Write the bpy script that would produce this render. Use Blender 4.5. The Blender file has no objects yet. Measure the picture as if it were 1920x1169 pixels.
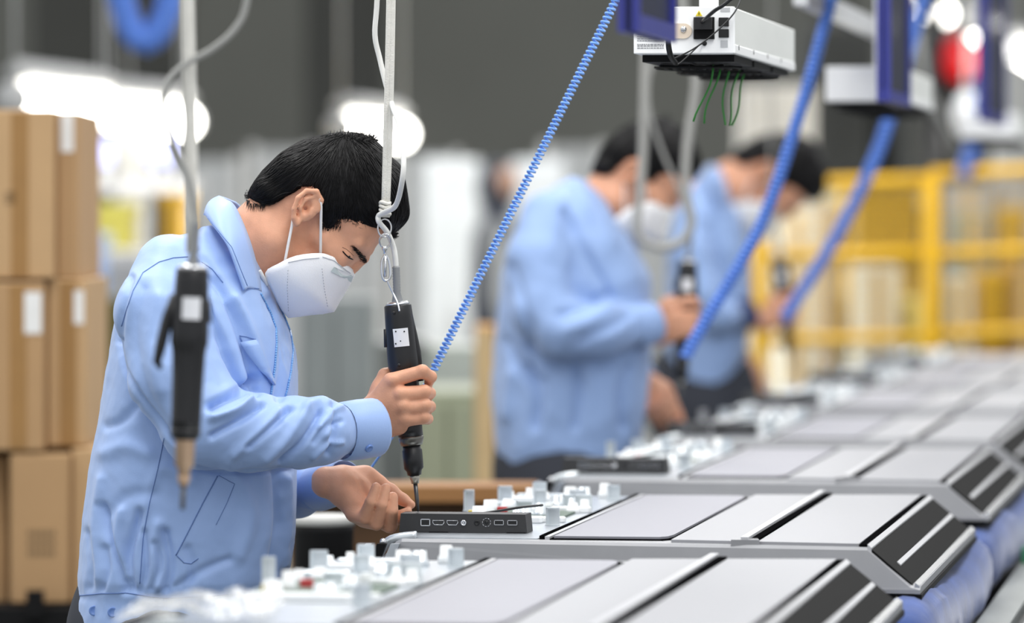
import bpy, math, random
import numpy as np
from mathutils import Vector, Matrix
from mathutils.bvhtree import BVHTree

# ------------------------------------------------------------------ camera
F = 9600.0            # focal length in pixels of the 1920 px wide frame
HZ = 400.0            # pixel row of the horizon
CH = 1.43             # camera height (m)
FOCUS = 6.86
sc = bpy.context.scene
cam_d = bpy.data.cameras.new('camera'); cam = bpy.data.objects.new('camera', cam_d)
sc.collection.objects.link(cam); sc.camera = cam
cam.location = (0, 0, CH); cam.rotation_euler = (math.pi / 2, 0, 0)
cam_d.sensor_width = 36.0; cam_d.lens = F / 1920 * 36.0
cam_d.shift_y = -(584.5 - HZ) / 1920
cam_d.clip_start = 0.1; cam_d.clip_end = 200
cam_d.dof.use_dof = True; cam_d.dof.focus_distance = FOCUS; cam_d.dof.aperture_fstop = 3.3
# ------------------------------------------------------------------ world, lights, exposure
w = bpy.data.worlds.new('hall'); sc.world = w; w.use_nodes = True
w.node_tree.nodes['Background'].inputs[0].default_value = (0.92, 0.95, 1.0, 1)
w.node_tree.nodes['Background'].inputs[1].default_value = 0.64
def lamp(name, loc, sx, sy, power, rot=(0, 0, 0), col=(1, .985, .96)):
    d = bpy.data.lights.new(name, 'AREA'); d.shape = 'RECTANGLE'; d.size = sx; d.size_y = sy
    d.energy = power; d.color = col
    o = bpy.data.objects.new(name, d); sc.collection.objects.link(o); o.location = loc; o.rotation_euler = rot
    return o
# rows of ceiling fluorescent lamps over the line; the last is added front fill
for i, (x, y, q) in enumerate([(-1.0, 6.9, 74), (0.9, 6.6, 74), (-0.3, 9.6, 66), (1.6, 9.6, 66), (0.6, 12.6, 66), (2.4, 12.8, 60), (-2.8, 8.6, 62), (0.5, 4.2, 80)]):
    lamp('ceiling_and_fill_light', (x, y, 3.4), 0.5, 2.6, q*.47)
for x in (-4, -1, 2, 5): lamp('ceiling_and_fill_light', (x, 28.5, 4.2), 2.0, .5, 8)  # unseen lights added to brighten the far wall
for x in (-3.2, 0.4, 4.2):
    lamp('ceiling_and_fill_light', (x, 21, 3.6), 2.5, .5, 70)
sc.view_settings.view_transform = 'Standard'; sc.view_settings.look = 'None'
sc.view_settings.gamma = 1; sc.view_settings.use_curve_mapping = False
sc.view_settings.exposure = 0.36

# ------------------------------------------------------------------ helpers
COL = sc.collection
RNG = random.Random(7)
def at(px, py, Y):
    return Vector(((px - 960) * Y / F, Y, CH - (py - HZ) * Y / F))
def pxl(n, Y):                       # n pixels as metres at distance Y
    return n * Y / F
def lin(c):
    return tuple((v / 255 / 12.92) if v / 255 <= .04045 else ((v / 255 + .055) / 1.055) ** 2.4 for v in c)
MATS = {}
def mat(name, rgb, rough=.5, metal=0.0, var=.05, scale=12.0, bump=0.0, bscale=150.0, spec=.5, emit=0.0,
        stretch=(1, 1, 1), sheen=0.0, alpha=1.0, sss=0.0, coat=0.0, trans=0.0):
    if name in MATS: return MATS[name]
    m = bpy.data.materials.new(name); m.use_nodes = True
    nt = m.node_tree; b = nt.nodes['Principled BSDF']
    c = lin(rgb)
    tc = nt.nodes.new('ShaderNodeTexCoord'); mp = nt.nodes.new('ShaderNodeMapping')
    mp.inputs['Scale'].default_value = stretch
    nt.links.new(tc.outputs['Object'], mp.inputs['Vector'])
    nz = nt.nodes.new('ShaderNodeTexNoise'); nz.inputs['Scale'].default_value = scale; nz.inputs['Detail'].default_value = 4
    nt.links.new(mp.outputs[0], nz.inputs['Vector'])
    rp = nt.nodes.new('ShaderNodeValToRGB')
    rp.color_ramp.elements[0].position = .3; rp.color_ramp.elements[1].position = .7
    rp.color_ramp.elements[0].color = tuple(max(0, v * (1 - var)) for v in c) + (1,)
    rp.color_ramp.elements[1].color = tuple(min(1, v * (1 + var)) for v in c) + (1,)
    nt.links.new(nz.outputs['Fac'], rp.inputs[0]); nt.links.new(rp.outputs[0], b.inputs['Base Color'])
    b.inputs['Roughness'].default_value = rough; b.inputs['Metallic'].default_value = metal
    b.inputs['Specular IOR Level'].default_value = spec
    b.inputs['Sheen Weight'].default_value = sheen; b.inputs['Coat Weight'].default_value = coat
    b.inputs['Alpha'].default_value = alpha; b.inputs['Transmission Weight'].default_value = trans
    if sss:
        b.inputs['Subsurface Weight'].default_value = sss
        b.inputs['Subsurface Radius'].default_value = (.012, .005, .003); b.inputs['Subsurface Scale'].default_value = .6
    if emit:
        b.inputs['Emission Color'].default_value = c + (1,); b.inputs['Emission Strength'].default_value = emit
    if bump:
        n2 = nt.nodes.new('ShaderNodeTexNoise'); n2.inputs['Scale'].default_value = bscale; n2.inputs['Detail'].default_value = 3
        nt.links.new(mp.outputs[0], n2.inputs['Vector'])
        bp = nt.nodes.new('ShaderNodeBump'); bp.inputs['Strength'].default_value = bump; bp.inputs['Distance'].default_value = .002
        nt.links.new(n2.outputs['Fac'], bp.inputs['Height']); nt.links.new(bp.outputs[0], b.inputs['Normal'])
    MATS[name] = m
    return m

WM = {}                               # world matrix of every parent that is not at the world origin
def wm(o): return WM.get(o.name, Matrix())
def tag(o, label=None, cat=None, group=None, kind=None):
    if label: o['label'] = label
    if cat: o['category'] = cat
    if group: o['group'] = group
    if kind: o['kind'] = kind
    return o
def empty(name, loc=(0, 0, 0), rz=0.0, label=None, cat=None, group=None):
    o = bpy.data.objects.new(name, None); COL.objects.link(o)
    o.location = loc; o.rotation_euler = (0, 0, rz); o.empty_display_size = .05
    WM[o.name] = Matrix.Translation(loc) @ Matrix.Rotation(rz, 4, 'Z')
    return tag(o, label, cat, group)
def setloc(o, loc, rz=0.0):
    o.location = loc; o.rotation_euler = (0, 0, rz)
    WM[o.name] = Matrix.Translation(loc) @ Matrix.Rotation(rz, 4, 'Z')
def obj(name, me, m, parent=None):
    o = bpy.data.objects.new(name, me); COL.objects.link(o)
    if m is not None and not me.materials: me.materials.append(m)
    if parent is not None: o.parent = parent
    WM[o.name] = wm(parent) if parent is not None else Matrix()
    return o
def copy_tree(o, parent=None):
    c = o.copy(); COL.objects.link(c)
    if parent is not None: c.parent = parent
    for ch in list(o.children): copy_tree(ch, c)
    return c

class MB:
    """collects shapes; build() links them as one mesh"""
    def __init__(s): s.v = []; s.f = []; s.sm = []
    def add(s, vs, fs, smooth=False):
        n = len(s.v); s.v.extend([tuple(p) for p in vs]); s.f.extend([tuple(i + n for i in f) for f in fs])
        s.sm.extend([smooth] * len(fs)); return s
    def box(s, lo, hi, M=None, bev=0.0):
        x0, y0, z0 = lo; x1, y1, z1 = hi
        if bev:
            b = min(bev, (x1-x0)/2.01, (y1-y0)/2.01, (z1-z0)/2.01); vs = []; fs = []
            C = [(x0+b, y0+b), (x1-b, y0+b), (x1-b, y1-b), (x0+b, y1-b)]
            # three nested boxes -> 24 verts
            def ring(ix, iy, z): return [(x0+ix, y0+iy, z), (x1-ix, y0+iy, z), (x1-ix, y1-iy, z), (x0+ix, y1-iy, z)]
            lay = [(b, z0), (0, z0+b), (0, z1-b), (b, z1)]
            def oct(ins, z):
                e = b + ins
                return [(x0+e, y0+ins, z), (x1-e, y0+ins, z), (x1-ins, y0+e, z), (x1-ins, y1-e, z), (x1-e, y1-ins, z), (x0+e, y1-ins, z), (x0+ins, y1-e, z), (x0+ins, y0+e, z)]
            b2 = b * .5
            vs = oct(b2, z0) + oct(0, z0+b2) + oct(0, z1-b2) + oct(b2, z1)
            fs = [tuple(range(7, -1, -1)), tuple(range(24, 32))]
            for k in range(3):
                for i in range(8):
                    j = (i+1) % 8; fs.append((k*8+i, k*8+j, k*8+8+j, k*8+8+i))
        else:
            vs = [(x0, y0, z0), (x1, y0, z0), (x1, y1, z0), (x0, y1, z0), (x0, y0, z1), (x1, y0, z1), (x1, y1, z1), (x0, y1, z1)]
            fs = [(0, 3, 2, 1), (4, 5, 6, 7), (0, 1, 5, 4), (1, 2, 6, 5), (2, 3, 7, 6), (3, 0, 4, 7)]
        if M is not None: vs = [M @ Vector(p) for p in vs]
        return s.add(vs, fs)
    def tube(s, pts, r, n=8, cap=True, flat=None, up=None):
        """round tube along pts; r a number or list; flat=(a,b) scales the section"""
        pts = [Vector(p) for p in pts]; rs = r if hasattr(r, '__len__') else [r] * len(pts)
        vs = []; fs = []; prev = None
        fa, fb = flat or (1, 1)
        for i, p in enumerate(pts):
            t = (pts[min(i+1, len(pts)-1)] - pts[max(i-1, 0)])
            t = t.normalized() if t.length > 1e-9 else Vector((0, 0, 1))
            if prev is None:
                a = Vector(up) if up is not None else (Vector((0, 0, 1)) if abs(t.z) < .9 else Vector((1, 0, 0)))
            else: a = prev
            a = (a - t * a.dot(t)); a = a.normalized() if a.length > 1e-6 else t.orthogonal().normalized()
            bb = t.cross(a); prev = a
            for k in range(n):
                an = 2 * math.pi * k / n
                vs.append(p + (a * math.cos(an) * fa + bb * math.sin(an) * fb) * rs[i])
        for i in range(len(pts)-1):
            for k in range(n):
                k2 = (k+1) % n
                fs.append((i*n+k, i*n+k2, i*n+n+k2, i*n+n+k))
        if cap:
            fs.append(tuple(range(n-1, -1, -1))); e = (len(pts)-1)*n; fs.append(tuple(range(e, e+n)))
        return s.add(vs, fs, True)
    def lathe(s, prof, base, axis, n=20):
        """prof: list of (distance along axis, radius)"""
        ax = Vector(axis).normalized(); a = ax.orthogonal().normalized(); b = ax.cross(a); base = Vector(base)
        vs = []; fs = []
        for h, r in prof:
            for k in range(n):
                an = 2*math.pi*k/n; vs.append(base + ax*h + (a*math.cos(an) + b*math.sin(an))*r)
        for i in range(len(prof)-1):
            for k in range(n):
                k2 = (k+1) % n; fs.append((i*n+k, i*n+k2, i*n+n+k2, i*n+n+k))
        fs.append(tuple(range(n-1, -1, -1))); e = (len(prof)-1)*n; fs.append(tuple(range(e, e+n)))
        return s.add(vs, fs, True)
    def prism(s, poly, z0, z1, M=None):
        n = len(poly)
        vs = [(x, y, z0) for x, y in poly] + [(x, y, z1) for x, y in poly]
        fs = [tuple(range(n-1, -1, -1)), tuple(range(n, 2*n))] + [(i, (i+1) % n, n+(i+1) % n, n+i) for i in range(n)]
        if M is not None: vs = [M @ Vector(p) for p in vs]
        return s.add(vs, fs)
    def ball(s, c, r, nu=14, nv=9, R=None):
        c = Vector(c); rr = r if hasattr(r, '__len__') else (r, r, r); vs = []; fs = []
        for j in range(nv+1):
            ph = math.pi * j / nv
            for i in range(nu):
                a = 2*math.pi*i/nu
                q = Vector((rr[0]*math.sin(ph)*math.cos(a), rr[1]*math.sin(ph)*math.sin(a), rr[2]*math.cos(ph)))
                vs.append(c + (R @ q if R is not None else q))
        for j in range(nv):
            for i in range(nu):
                i2 = (i+1) % nu; fs.append((j*nu+i, (j+1)*nu+i, (j+1)*nu+i2, j*nu+i2))
        return s.add(vs, fs, True)
    def build(s, name, m, parent=None, local=False, smooth=None):
        vs = s.v
        if parent is not None and not local:
            inv = wm(parent).inverted(); vs = [tuple(inv @ Vector(p)) for p in vs]
        me = bpy.data.meshes.new(name); me.from_pydata(vs, [], s.f)
        me.polygons.foreach_set('use_smooth', s.sm if smooth is None else [smooth]*len(s.f))
        me.update()
        return obj(name, me, m, parent)

def spline(pts, n=8):
    """Catmull-Rom through pts"""
    P = [Vector(p) for p in pts]; out = []
    for i in range(len(P)-1):
        p0 = P[max(i-1, 0)]; p1 = P[i]; p2 = P[i+1]; p3 = P[min(i+2, len(P)-1)]
        for k in range(n):
            t = k / n
            out.append(.5*((2*p1) + (p2-p0)*t + (2*p0-5*p1+4*p2-p3)*t*t + (3*p1-p0-3*p2+p3)*t**3))
    out.append(P[-1]); return out

# ------------------------------------------------------------------ signed distance modelling (numpy)
class SDF:
    def __init__(s, lo, hi, h):
        s.lo = np.array(lo, float); s.h = h
        s.n = [int(math.ceil((hi[i]-lo[i])/h))+1 for i in range(3)]
        s.ax = [s.lo[i] + np.arange(s.n[i])*h for i in range(3)]
        s.d = np.full(s.n, 0.5, np.float32)
    def win(s, lo, hi):
        sl = []
        for i in range(3):
            a = int(max(0, math.floor((lo[i]-s.lo[i])/s.h))); b = int(min(s.n[i], math.ceil((hi[i]-s.lo[i])/s.h)+1))
            if b <= a: return None
            sl.append(slice(a, b))
        return tuple(sl)
    def grid(s, sl):
        return (s.ax[0][sl[0]][:, None, None], s.ax[1][sl[1]][None, :, None], s.ax[2][sl[2]][None, None, :])
    def merge(s, sl, dn, k, op):
        a = s.d[sl]
        if op == 's': dn = -dn
        if op == 'u':
            m = np.minimum(a, dn)
            if k > 0: hh = np.maximum(k-np.abs(a-dn), 0)/k; m = m - hh*hh*k*.25
        else:
            m = np.maximum(a, dn)
            if k > 0: hh = np.maximum(k-np.abs(a-dn), 0)/k; m = m + hh*hh*k*.25
        s.d[sl] = m
    def cap(s, a, b, ra, rb, k=0.0, op='u'):
        a = np.array(a, float); b = np.array(b, float); R = max(ra, rb) + k + 3*s.h
        sl = s.win(np.minimum(a, b)-R, np.maximum(a, b)+R)
        if sl is None: return
        X, Y, Z = s.grid(sl); ba = b-a; L = max(ba.dot(ba), 1e-12)
        t = np.clip(((X-a[0])*ba[0] + (Y-a[1])*ba[1] + (Z-a[2])*ba[2])/L, 0, 1)
        d = np.sqrt((X-a[0]-t*ba[0])**2 + (Y-a[1]-t*ba[1])**2 + (Z-a[2]-t*ba[2])**2) - (ra+(rb-ra)*t)
        s.merge(sl, d.astype(np.float32), k, op)
    def chain(s, pts, rs, k=0.0, op='u'):
        for i in range(len(pts)-1): s.cap(pts[i], pts[i+1], rs[i], rs[i+1], k, op)
    def ell(s, c, r, R=None, k=0.0, op='u'):
        c = np.array(c, float); r = np.array(r, float); M = max(r) + k + 3*s.h
        sl = s.win(c-M, c+M)
        if sl is None: return
        X, Y, Z = s.grid(sl); x = X-c[0]; y = Y-c[1]; z = Z-c[2]
        if R is None: q = [x+0*y+0*z, y+0*x+0*z, z+0*x+0*y]
        else: q = [R[i][0]*x + R[i][1]*y + R[i][2]*z for i in range(3)]
        k0 = np.sqrt((q[0]/r[0])**2 + (q[1]/r[1])**2 + (q[2]/r[2])**2)
        k1 = np.sqrt((q[0]/r[0]**2)**2 + (q[1]/r[1]**2)**2 + (q[2]/r[2]**2)**2) + 1e-9
        s.merge(sl, (k0*(k0-1)/k1).astype(np.float32), k, op)
    def loft(s, rings, k=0.0, op='u', yaw=0.0, p=2.4):
        """rings: (z, cx, cy, rx, ry) from low to high z"""
        A = np.array(sorted(rings), float); sl = tuple(slice(0, n) for n in s.n); X, Y, Z = s.grid(sl)
        z = s.ax[2]; it = lambda c: np.interp(z, A[:, 0], A[:, c])[None, None, :]
        cx, cy, rx, ry = it(1), it(2), it(3), it(4)
        x = X-cx; y = Y-cy; c, n = math.cos(yaw), math.sin(yaw)
        a = np.abs(x*c + y*n)/rx; b = np.abs(-x*n + y*c)/ry
        d = ((a**p + b**p)**(1/p) - 1)*np.minimum(rx, ry)*.9
        d = np.maximum(d, np.maximum(A[0, 0]-Z, Z-A[-1, 0]))
        s.merge(sl, d.astype(np.float32), k, op)
    def poly_xz(s, poly, k=0.0, op='i', off=0.0):
        """infinite prism along y over polygon [(x,z)]"""
        X = s.ax[0][:, None]; Z = s.ax[2][None, :]; P = poly; n = len(P)
        d = np.full((s.n[0], s.n[2]), 1e9); ins = np.zeros_like(d, bool)
        for i in range(n):
            x1, z1 = P[i]; x2, z2 = P[(i+1) % n]; ex, ez = x2-x1, z2-z1
            t = np.clip(((X-x1)*ex + (Z-z1)*ez)/(ex*ex+ez*ez+1e-12), 0, 1)
            d = np.minimum(d, (X-x1-t*ex)**2 + (Z-z1-t*ez)**2)
            c = ((z1 > Z) != (z2 > Z)) & (X < ex*(Z-z1)/(ez if abs(ez) > 1e-12 else 1e-12) + x1)
            ins ^= c
        d = np.sqrt(d); d[ins] *= -1
        sl = tuple(slice(0, n_) for n_ in s.n)
        s.merge(sl, np.broadcast_to((d-off)[:, None, :], s.n).astype(np.float32), k, op)
    def nets(s, smooth=1):
        d = s.d; S = d < 0; nx, ny, nz = d.shape
        cs = [(i, j, k) for i in (0, 1) for j in (0, 1) for k in (0, 1)]
        cnt = np.zeros((nx-1, ny-1, nz-1), np.uint8)
        for i, j, k in cs: cnt += S[i:nx-1+i, j:ny-1+j, k:nz-1+k]
        act = (cnt > 0) & (cnt < 8); I = np.argwhere(act); idx = np.full(act.shape, -1, np.int64); idx[act] = np.arange(len(I))
        pos = np.zeros((len(I), 3)); num = np.zeros(len(I))
        for a in cs:
            for ax in range(3):
                if a[ax]: continue
                b = list(a); b[ax] = 1
                da = d[I[:, 0]+a[0], I[:, 1]+a[1], I[:, 2]+a[2]]; db = d[I[:, 0]+b[0], I[:, 1]+b[1], I[:, 2]+b[2]]
                x = (da < 0) != (db < 0); t = np.where(x, da/np.where(x, da-db, 1), 0)
                for q in range(3): pos[:, q] += np.where(x, a[q] + (t if q == ax else 0), 0)
                num += x
        pos = (pos/num[:, None] + I)*s.h + s.lo
        faces = []
        for ax in range(3):
            o = [q for q in range(3) if q != ax]
            sa = [slice(None)]*3; sb = [slice(None)]*3; sa[ax] = slice(0, -1); sb[ax] = slice(1, None)
            ch = S[tuple(sa)] != S[tuple(sb)]
            E = np.argwhere(ch); ok = (E[:, o[0]] > 0) & (E[:, o[1]] > 0) & (E[:, o[0]] < d.shape[o[0]]-1) & (E[:, o[1]] < d.shape[o[1]]-1)
            E = E[ok]
            def cell(u, v):
                c = E.copy(); c[:, o[0]] -= u; c[:, o[1]] -= v; return idx[c[:, 0], c[:, 1], c[:, 2]]
            q = np.stack([cell(0, 0), cell(1, 0), cell(1, 1), cell(0, 1)], 1)
            flip = S[tuple(E.T)]
            if ax == 1: flip = ~flip
            q[~flip] = q[~flip][:, ::-1]
            faces.append(q)
        Fq = np.concatenate(faces) if faces else np.zeros((0, 4), int)
        Fq = Fq[:, ::-1] if False else Fq
        for _ in range(smooth): pos = relax(pos, Fq, .5)
        return pos, Fq
def relax(pos, Fq, w=.5):
    e = np.concatenate([Fq[:, [0, 1]], Fq[:, [1, 2]], Fq[:, [2, 3]], Fq[:, [3, 0]]])
    acc = np.zeros_like(pos); n = np.zeros(len(pos))
    for a, b in ((0, 1), (1, 0)):
        for q in range(3): acc[:, q] += np.bincount(e[:, a], pos[e[:, b], q], len(pos))
        n += np.bincount(e[:, a], minlength=len(pos))
    return pos*(1-w) + w*acc/np.maximum(n, 1)[:, None]
def vnormals(pos, Fq):
    n = np.cross(pos[Fq[:, 2]]-pos[Fq[:, 0]], pos[Fq[:, 3]]-pos[Fq[:, 1]]); N = np.zeros_like(pos)
    for c in range(4):
        for q in range(3): N[:, q] += np.bincount(Fq[:, c], n[:, q], len(pos))
    return N/np.maximum(np.linalg.norm(N, axis=1), 1e-12)[:, None]
def topix(pos):
    return np.stack([960 + pos[:, 0]*F/pos[:, 1], HZ + (CH-pos[:, 2])*F/pos[:, 1]], 1)
def segdist(P, pts):
    best = np.full(len(P), 1e9)
    for (x1, y1), (x2, y2) in zip(pts[:-1], pts[1:]):
        ex, ey = x2-x1, y2-y1; t = np.clip(((P[:, 0]-x1)*ex + (P[:, 1]-y1)*ey)/(ex*ex+ey*ey+1e-9), 0, 1)
        best = np.minimum(best, (P[:, 0]-x1-t*ex)**2 + (P[:, 1]-y1-t*ey)**2)
    return np.sqrt(best)
def crease(pos, Fq, strokes, px2m):
    """folds pressed into / raised from a cloth: (points, width px, height px[, ymin, ymax])"""
    N = vnormals(pos, Fq); P = topix(pos); D = np.zeros(len(pos)); face = np.clip((.25-N[:, 1])/.5, 0, 1)
    for st in strokes:
        pts, wd, am = st[:3]; pts = [(q.x, q.y) for q in spline([(a, b_, 0) for a, b_ in pts], 5)] if len(pts) > 2 else pts; y0, y1 = (st[3], st[4]) if len(st) > 3 else (0, 99)
        d = segdist(P, pts); ok = (d < 3*wd) & (pos[:, 1] > y0) & (pos[:, 1] < y1)
        D[ok] += 1.7*am*np.exp(-(d[ok]/wd)**2)
    return pos + N*(D*face*px2m)[:, None]
def npmesh(name, pos, Fq, m, parent=None, smooth=True):
    pos = np.asarray(pos, float)
    if parent is not None:
        inv = np.array(wm(parent).inverted()); pos = pos @ inv[:3, :3].T + inv[:3, 3]
    me = bpy.data.meshes.new(name); me.from_pydata(pos.tolist(), [], Fq.tolist() if hasattr(Fq, 'tolist') else Fq)
    me.polygons.foreach_set('use_smooth', [smooth]*len(me.polygons)); me.update()
    return obj(name, me, m, parent)
def joinm(parts):
    vs = []; fs = []; n = 0
    for p, f in parts: vs.append(p); fs.append(np.asarray(f)+n); n += len(p)
    return np.concatenate(vs), np.concatenate(fs)
def bvh(pos, Fq): return BVHTree.FromPolygons([tuple(p) for p in pos], [tuple(int(i) for i in f) for f in Fq])
def on(tree, px, py, lift=0.0, Ymax=None):
    """the point of a surface met by the sight line through a pixel, lifted along the normal"""
    o = Vector((0, 0, CH)); d = (at(px, py, 1.0)-o).normalized(); start = o + d*2
    p, n, i, t = tree.ray_cast(start, d)
    if p is None: return None
    if n.dot(d) > 0: n = -n
    return p + n*lift
def online(tree, pts, step=6, lift=0.0):
    out = []
    for (x1, y1), (x2, y2) in zip(pts[:-1], pts[1:]):
        n = max(1, int(math.hypot(x2-x1, y2-y1)/step))
        for k in range(n):
            p = on(tree, x1+(x2-x1)*k/n, y1+(y2-y1)*k/n, lift)
            if p is not None and (not out or (p-out[-1]).length < .06): out.append(p)
    p = on(tree, *pts[-1], lift)
    if p is not None and (not out or (p-out[-1]).length < .06): out.append(p)
    return out
# ------------------------------------------------------------------ setting
TH = math.atan(1440 / F)                       # direction of the line against the view
U = Vector((math.cos(TH), -math.sin(TH), 0)); V = Vector((math.sin(TH), math.cos(TH), 0))
PZ = 1.0                                       # height of the panels' top
O_B = Vector((-.1583, 6.756, PZ))              # front left corner of the panel being worked on
def line(s, t, h=0.0): return O_B + U*s + V*t + Vector((0, 0, h))

M_floor = mat('floor_paint', (120, 124, 120), .45, var=.12, scale=3)
M_wall = mat('wall_grey', (122, 122, 114), .8, var=.06, scale=1.2)
M_col = mat('column_dark', (66, 66, 61), .7, var=.1, scale=2)
M_parti = mat('partition_grey', (168, 170, 170), .6, var=.06, scale=1.5)
tag(MB().box((-14, 1, -.1), (18, 34, 0)).build('floor', M_floor), kind='structure')
tag(MB().box((-14, 32, 0), (18, 32.3, 8)).build('wall_back', M_wall), kind='structure')

# ------------------------------------------------------------------ television panels on the line
M_body = mat('panel_grey', (150, 151, 154), .42, .15, var=.03, scale=30)
M_sheet = mat('sheet_silver', (150, 151, 155), .45, .1, var=.015, scale=60, stretch=(1, 30, 1))
M_sheet1 = mat('sheet_silver_matt', (142, 142, 150), .5, .1, var=.015, scale=60, stretch=(1, 30, 1))
M_black = mat('black_plastic', (20, 20, 21), .55, var=.1, scale=30, spec=.12)
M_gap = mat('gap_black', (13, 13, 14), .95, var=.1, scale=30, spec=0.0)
M_bevel = mat('black_bevel', (21, 21, 21), .6, var=.06, scale=20, spec=.03)
M_stripe = mat('stripe_white', (186, 187, 190), .35, var=.02)
M_rim = mat('rim_alu', (205, 207, 210), .25, .75, var=.04, scale=40)
M_zinc = mat('zinc_steel', (186, 192, 198), .3, .6, var=.1, scale=60)
M_zincl = mat('zinc_light', (226, 232, 235), .28, .6, var=.05, scale=60)
M_port = mat('port_box_black', (43, 43, 44), .5, var=.05, scale=80)
M_chrome = mat('chrome', (215, 216, 218), .2, .9, var=.03)
M_dark = mat('socket_dark', (12, 12, 13), .5, var=.1)
M_pcb = mat('circuit_green', (70, 92, 76), .5, var=.2, scale=80)
M_foam = mat('foam_white', (238, 240, 240), .7, var=.03)
M_red = mat('wire_red', (190, 60, 60), .45); M_yel = mat('wire_yellow', (225, 200, 90), .45)
M_wirek = mat('wire_black', (22, 22, 24), .4)

def tf(s): return .004 - max(0, s-.2)*.19        # front edge of the panel
def tb(s): return 1.04 + max(0, s-.2)*.14        # back edge
TOP = PZ
def make_panel(full=True):
    root = empty('television_panel', (0, 0, 0))
    # shell: cross section (s,h), swept from the front edge to the back edge
    prof = [(-.022, -.058), (-.018, -.030), (.004, -.004), (.012, 0), (.634, 0), (.690, -.046), (.703, -.049), (.703, -.058)]
    b = MB(); n = len(prof); vs = []
    rows = [(0.0, .004), (.004, .0), (-.004, 0.0), (0.0, .004)]
    for i, (dt, dh) in enumerate(rows):
        for s, h in prof:
            t = (tf(s) if i < 2 else tb(s)) + dt
            hh = h - dh if h > -.05 else h
            vs.append((s, t + (-.006 if i == 0 and h < -.02 else 0), hh))
    fs = [tuple(range(n-1, -1, -1)), tuple(range(3*n, 4*n))]
    for i in range(3):
        for k in range(n):
            k2 = (k+1) % n; fs.append((i*n+k, i*n+k2, i*n+n+k2, i*n+n+k))
    # front face is concave: split it in two convex pieces instead of one polygon
    b.add(vs, [(f if len(f) == 4 else f) for f in fs]); b.build('shell', M_body, root, True)
    def slab(name, s0, s1, h0, h1, m, a=.006, c=.006, parent=root, rc=0.0, t0=None, t1=None):
        f0 = (tf(s0)+a) if t0 is None else t0; f1 = (tf(s1)+a) if t0 is None else t0
        g0 = (tb(s0)-c) if t1 is None else t1; g1 = (tb(s1)-c) if t1 is None else t1
        poly = [(s0, f0), (s1, f1), (s1, g1), (s0, g0)]
        if rc:                                             # rounded corners on the right
            poly = [(s0, f0), (s1-rc*.5, f1), (s1-rc*.15, f1+rc*.6), (s1, f1+rc*2), (s1, g1-rc*2), (s1-rc*.15, g1-rc*.6), (s1-rc*.5, g1), (s0, g0)]
        return MB().prism(poly, h0, h1).build(name, m, parent, True)
    slab('chassis_plate', .006, .192, -.001, .0012, M_zinc, .012, .012)
    slab('edge_gasket', .194, .2005, 0, .005, M_gap, .012, .004)
    slab('trim_strip', .2015, .208, 0, .004, M_stripe, .012, .004)
    slab('sheet_gasket', .209, .3732, .0, .0016, M_gap, t0=.008, t1=1.04, rc=.03)
    slab('cover_sheet', .213, .366, .0, .0045, M_sheet1, t0=.020, t1=1.02, rc=.026)
    slab('cover_sheet', .3735, .467, .0, .004, M_sheet, .006, .006)
    slab('rib', .4675, .4775, .0, .010, M_stripe, -.004, -.006)
    slab('rib_black_strip', .4776, .4885, .0, .0065, M_gap, .006, .0)  # black side face of the rib
    slab('cover_sheet', .4892, .6225, .0, .004, M_sheet, .006, .006)
    slab('edge_gasket', .6227, .6335, .0, .003, M_gap, .004, .004)
    # nub where the rib meets the front edge
    MB().prism([(.455, tf(.47)-.006), (.492, tf(.47)-.006), (.486, tf(.47)+.03), (.461, tf(.47)+.03)], -.008, .0065).build('rib_nub', M_body, root, True)
    # sloping black band with white stripes, silver rim
    def slope(name, s0, s1, lift, m, t0=.0, t1=.0, th=.003):
        h = lambda s: -max(0, s-.634)*.046/.056
        vs = []
        for s in (s0, s1):
            for t in (tf(s)+t0, tb(s)-t1):
                for k in (-.002, lift): vs.append((s, t, h(s)+k))
        fs = [(0, 1, 3, 2), (4, 6, 7, 5), (0, 4, 5, 1), (2, 3, 7, 6), (1, 5, 7, 3), (0, 2, 6, 4)]
        return MB().add(vs, fs).build(name, m, root, True)
    slope('white_stripe', .634, .6392, .0035, M_stripe, .002, .002)
    slope('bevel_band', .6394, .6958, .0018, M_bevel, .002, .002)
    slope('white_stripe', .6665, .6712, .0034, M_stripe, .085, .02)
    b = MB(); ss = (.6958, .702); vs = []
    for s in ss:
        for t in (tf(.69)-.004, tb(.69)+.002):
            for h in (-.060, -.044): vs.append((s, t, h - (.004 if s > .7 and h > -.05 else 0)))
    b.add(vs, [(0, 1, 3, 2), (4, 6, 7, 5), (0, 4, 5, 1), (2, 3, 7, 6), (1, 5, 7, 3), (0, 2, 6, 4)]).build('rim', M_rim, root, True)
    slab('rim_gasket', .640, .705, -.066, -.059, M_black, -.004, 0)
    # corner bracket on the left with dark slots
    b = MB(); b.prism([(-.052, .0), (-.034, -.006), (-.004, -.008), (.02, .004), (.02, .09), (-.03, .09)], -.060, -.054)
    cb = b.build('corner_bracket', M_zincl, root, True)
    for k, (s0, s1) in enumerate(((-.040, -.033), (-.024, -.012), (-.006, .006))):
        MB().add([(s0-.014, -.012, -.054), (s1-.014, -.012, -.054), (s1+.006, -.012, -.006), (s0+.006, -.012, -.006), (s0-.014, .0, -.054), (s1-.014, .0, -.054), (s1+.006, .0, -.006), (s0+.006, .0, -.006)],
                 [(0, 1, 2, 3), (7, 6, 5, 4), (0, 4, 5, 1), (1, 5, 6, 2), (2, 6, 7, 3), (3, 7, 4, 0)]).build('bracket_rib', (M_zincl, M_black, M_zinc)[k], cb, True)
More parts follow.
